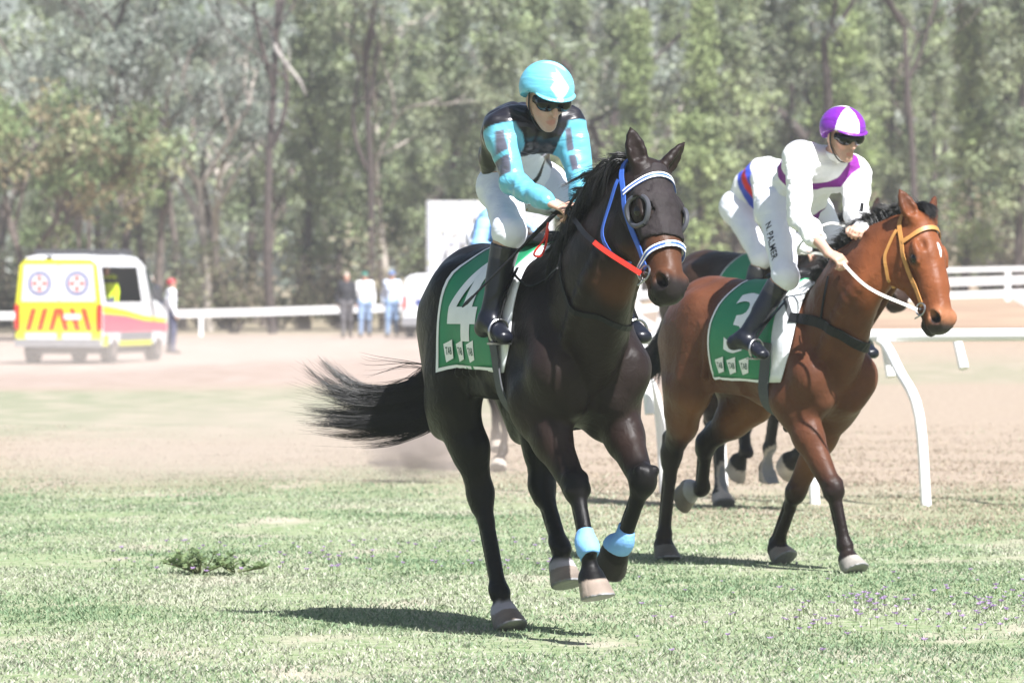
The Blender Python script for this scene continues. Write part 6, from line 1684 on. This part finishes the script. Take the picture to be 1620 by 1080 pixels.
def ride_joints(k=1.0, crouch=.0, up=0., side=0.):
    J = dict(hipR=V(.0, -.10, 1.80), hipL=V(.0, .10, 1.80), knR=V(.36, -.22, 1.60), knL=V(.36, .22, 1.60), anR=V(.28, -.30, 1.24), anL=V(.28, .30, 1.24), toeR=V(.43, -.32, 1.20), toeL=V(.43, .32, 1.20),
             shR=V(.36, -.17, 1.98 - crouch), shL=V(.36, .17, 1.98 - crouch), elR=V(.48, -.24, 1.74), elL=V(.48, .24, 1.74), wrR=V(.66, -.10, 1.66), wrL=V(.66, .10, 1.66),
             head=V(.55, 0, 2.07 - crouch), hfw=V(.95, 0, -.25), hup=V(.25, 0, .95), bend=V(-.04, 0, .08))
    for q in ('hipR', 'hipL', 'shR', 'shL', 'head', 'elR', 'elL'): J[q] = J[q] + V(0, side, up)
    return shift(J, O1)
def back_jockey(fr, label, silkf, capc, crouch=0., up=0., side=0.):
    J = ride_joints(1, crouch, up, side); r = person_root(fr, label); B, hp, ha = human_body(J, .90)
    dress(r, B, hp, ha, dict(wear=[('silks', ('torso', 'arm'), .020, 'cotton', silkf(J), .005, 26), ('breeches', ('pelvis', 'thigh'), .013, 'breech', const(brw), .0025, 30), ('boots', ('calf', 'foot'), .012, 'boot', boot_paint(J), .001, 50)],
                                   cut={'boots': calf_cut(J), 'breeches': thigh_cut(J, .06)}), h=.010)
    helmet(r, hp, ha, const(capc), h=.008)
    return J, r
def silk3(J):
    ch = (J['shL'] + J['shR']) / 2; pe = (J['hipL'] + J['hipR']) / 2; up = _n(ch - pe); la = _n(J['shL'] - J['shR'])
    def f(X):
        c = np.tile(V(.78, .78, .80), (len(X), 1)); u = (X - ch) @ la; v = (X - ch) @ up
        t = v + .25 + .5 * u; arm = np.zeros(len(X), bool)
        for s_ in 'RL':
            dd, par = seg_param(X, [J['sh' + s_], J['el' + s_], J['wr' + s_]]); arm |= (dd < .07) & (par > .3)
        c = mix(c, V(.05, .08, .50), sstep(np.abs(t), .085, .078) * ~arm); c = mix(c, V(.60, .03, .03), sstep(np.abs(t), .03, .024) * ~arm); return c
    return f
back_jockey(F3, 'jockey in white silks with blue and red sash behind the bay horse', silk3, (.75, .75, .78), crouch=.0, up=.13, side=-.05)
back_jockey(F4, 'jockey in light blue silks hidden behind the turquoise jockey', lambda J: const((.22, .42, .75)), (.7, .7, .75), crouch=.1)
for H_, fh in ((H3, .0), (H4, .0)):
    cl_, fm_, pt_ = saddle_cloth(H_, -.02, .26, .50, 0, M['cloth_green'], slant=.03)
    girth(H_, .26, .34, .45, .08, M['girth'])
    tg = [[H_['fr'].P(0, 0, 0) * 0 + V(-.85, 0, 1.28), V(-1.0, -.05, 1.0), V(-1.05, -.1, .75)], [V(-.85, .03, 1.28), V(-.98, .02, 1.0), V(-1.0, 0, .7)]]
    strands('tail', [[V(-.75, 0, 1.36)] + g for g in tg], 140, .006, M['hair_black'], H_['root'], spread=.03, tipspread=.04, seed=2, clumps=20)
    G = []
    for i, b in enumerate(crest(H_, 8)):
        b = on_top(H_, b + V(0, 0, .05)); G.append([b, b + V(-.02, -.04, .02), b + V(-.05, -.09, -.05)])
    strands('mane', G, 160, .006, M['hair_black'], H_['root'], spread=.01, tipspread=.02, seed=3)
    bridle(H_, M['leather_black'], None, has_nose=True, off=.002)
# ------------------------------------------------------------------ dust in the air
def haze_box(lo, hi, dens, color, aniso=.25):
    m = MB(); lo, hi = np.array(lo, float), np.array(hi, float); m.box((lo + hi) / 2, hi - lo)
    mt = bpy.data.materials.new('haze'); mt.use_nodes = True; nt = mt.node_tree
    nt.nodes.remove(nt.nodes['Principled BSDF']); v = nt.nodes.new('ShaderNodeVolumePrincipled')
    v.inputs['Color'].default_value = (*color, 1); v.inputs['Density'].default_value = dens; v.inputs['Anisotropy'].default_value = aniso
    nt.links.new(v.outputs[0], nt.nodes['Material Output'].inputs['Volume'])
    o = m.build('haze', mt, None, False); tag(o, 'pale dusty haze filling the air over the track', 'haze', kind='stuff'); return o
haze_box((-60, -8, -1.6), (60, 272, 24), 0.00055, (.92, .945, 1.0))

def dust(name, px, py, D, r, dens, label, seed, color=(.86, .80, .74), zs=.5, freq=1.6, thresh=.42, ground=True):
    """a puff of kicked-up dust: soft-edged noise inside an ellipsoid"""
    w = at(px, py, D); c = V(w[0], w[1], w[2])
    o = uv_ball(name, (0, 0, 0), 1.0, None, None, 20, 12)
    o.location = c; o.scale = r
    mt = bpy.data.materials.new(name); mt.use_nodes = True; nt = mt.node_tree; N, L = nt.nodes, nt.links
    N.remove(N['Principled BSDF']); v = N.new('ShaderNodeVolumePrincipled'); v.inputs['Color'].default_value = (*color, 1)
    tc = N.new('ShaderNodeTexCoord'); ln = N.new('ShaderNodeVectorMath'); ln.operation = 'LENGTH'; L.new(tc.outputs['Object'], ln.inputs[0])
    fo = N.new('ShaderNodeMapRange'); fo.interpolation_type = 'SMOOTHSTEP'; fo.inputs[1].default_value = 1.0; fo.inputs[2].default_value = .15; L.new(ln.outputs['Value'], fo.inputs[0])
    mp = N.new('ShaderNodeMapping'); mp.inputs['Location'].default_value = (seed * 3.1, seed * 1.7, seed); L.new(tc.outputs['Object'], mp.inputs[0])
    nz = N.new('ShaderNodeTexNoise'); nz.inputs['Scale'].default_value = freq; nz.inputs['Detail'].default_value = 3; nz.inputs['Distortion'].default_value = .6; L.new(mp.outputs[0], nz.inputs['Vector'])
    th = N.new('ShaderNodeMapRange'); th.inputs[1].default_value = thresh; th.inputs[2].default_value = .75; L.new(nz.outputs['Fac'], th.inputs[0])
    mu = N.new('ShaderNodeMath'); mu.operation = 'MULTIPLY'; L.new(fo.outputs[0], mu.inputs[0]); L.new(th.outputs[0], mu.inputs[1])
    m2 = N.new('ShaderNodeMath'); m2.operation = 'MULTIPLY'; m2.inputs[1].default_value = dens; L.new(mu.outputs[0], m2.inputs[0]); L.new(m2.outputs[0], v.inputs['Density'])
    L.new(v.outputs[0], N['Material Output'].inputs['Volume']); o.data.materials.append(mt)
    tag(o, label, 'dust', 'dust kicked up by the hooves', 'stuff'); return o
dust('dust_cloud', 664, 708, 41.5, (.46, .5, .32), 18.0, 'dust puff kicked up behind the dark horse\'s tail', 1, color=(.50, .43, .41), thresh=.36)  # real dust, its colour darkened to carry the shade on the thrown soil
dust('dust_cloud', 330, 562, 105, (10.5, 13, .75), .055, 'wide dust veil drifting across the dirt track at left', 2, thresh=.30)
dust('dust_cloud', 380, 715, 42, (3.0, 4.0, .62), .60, 'thin dust veil over the dry grass at left', 3, color=(.66, .57, .51), thresh=.30)
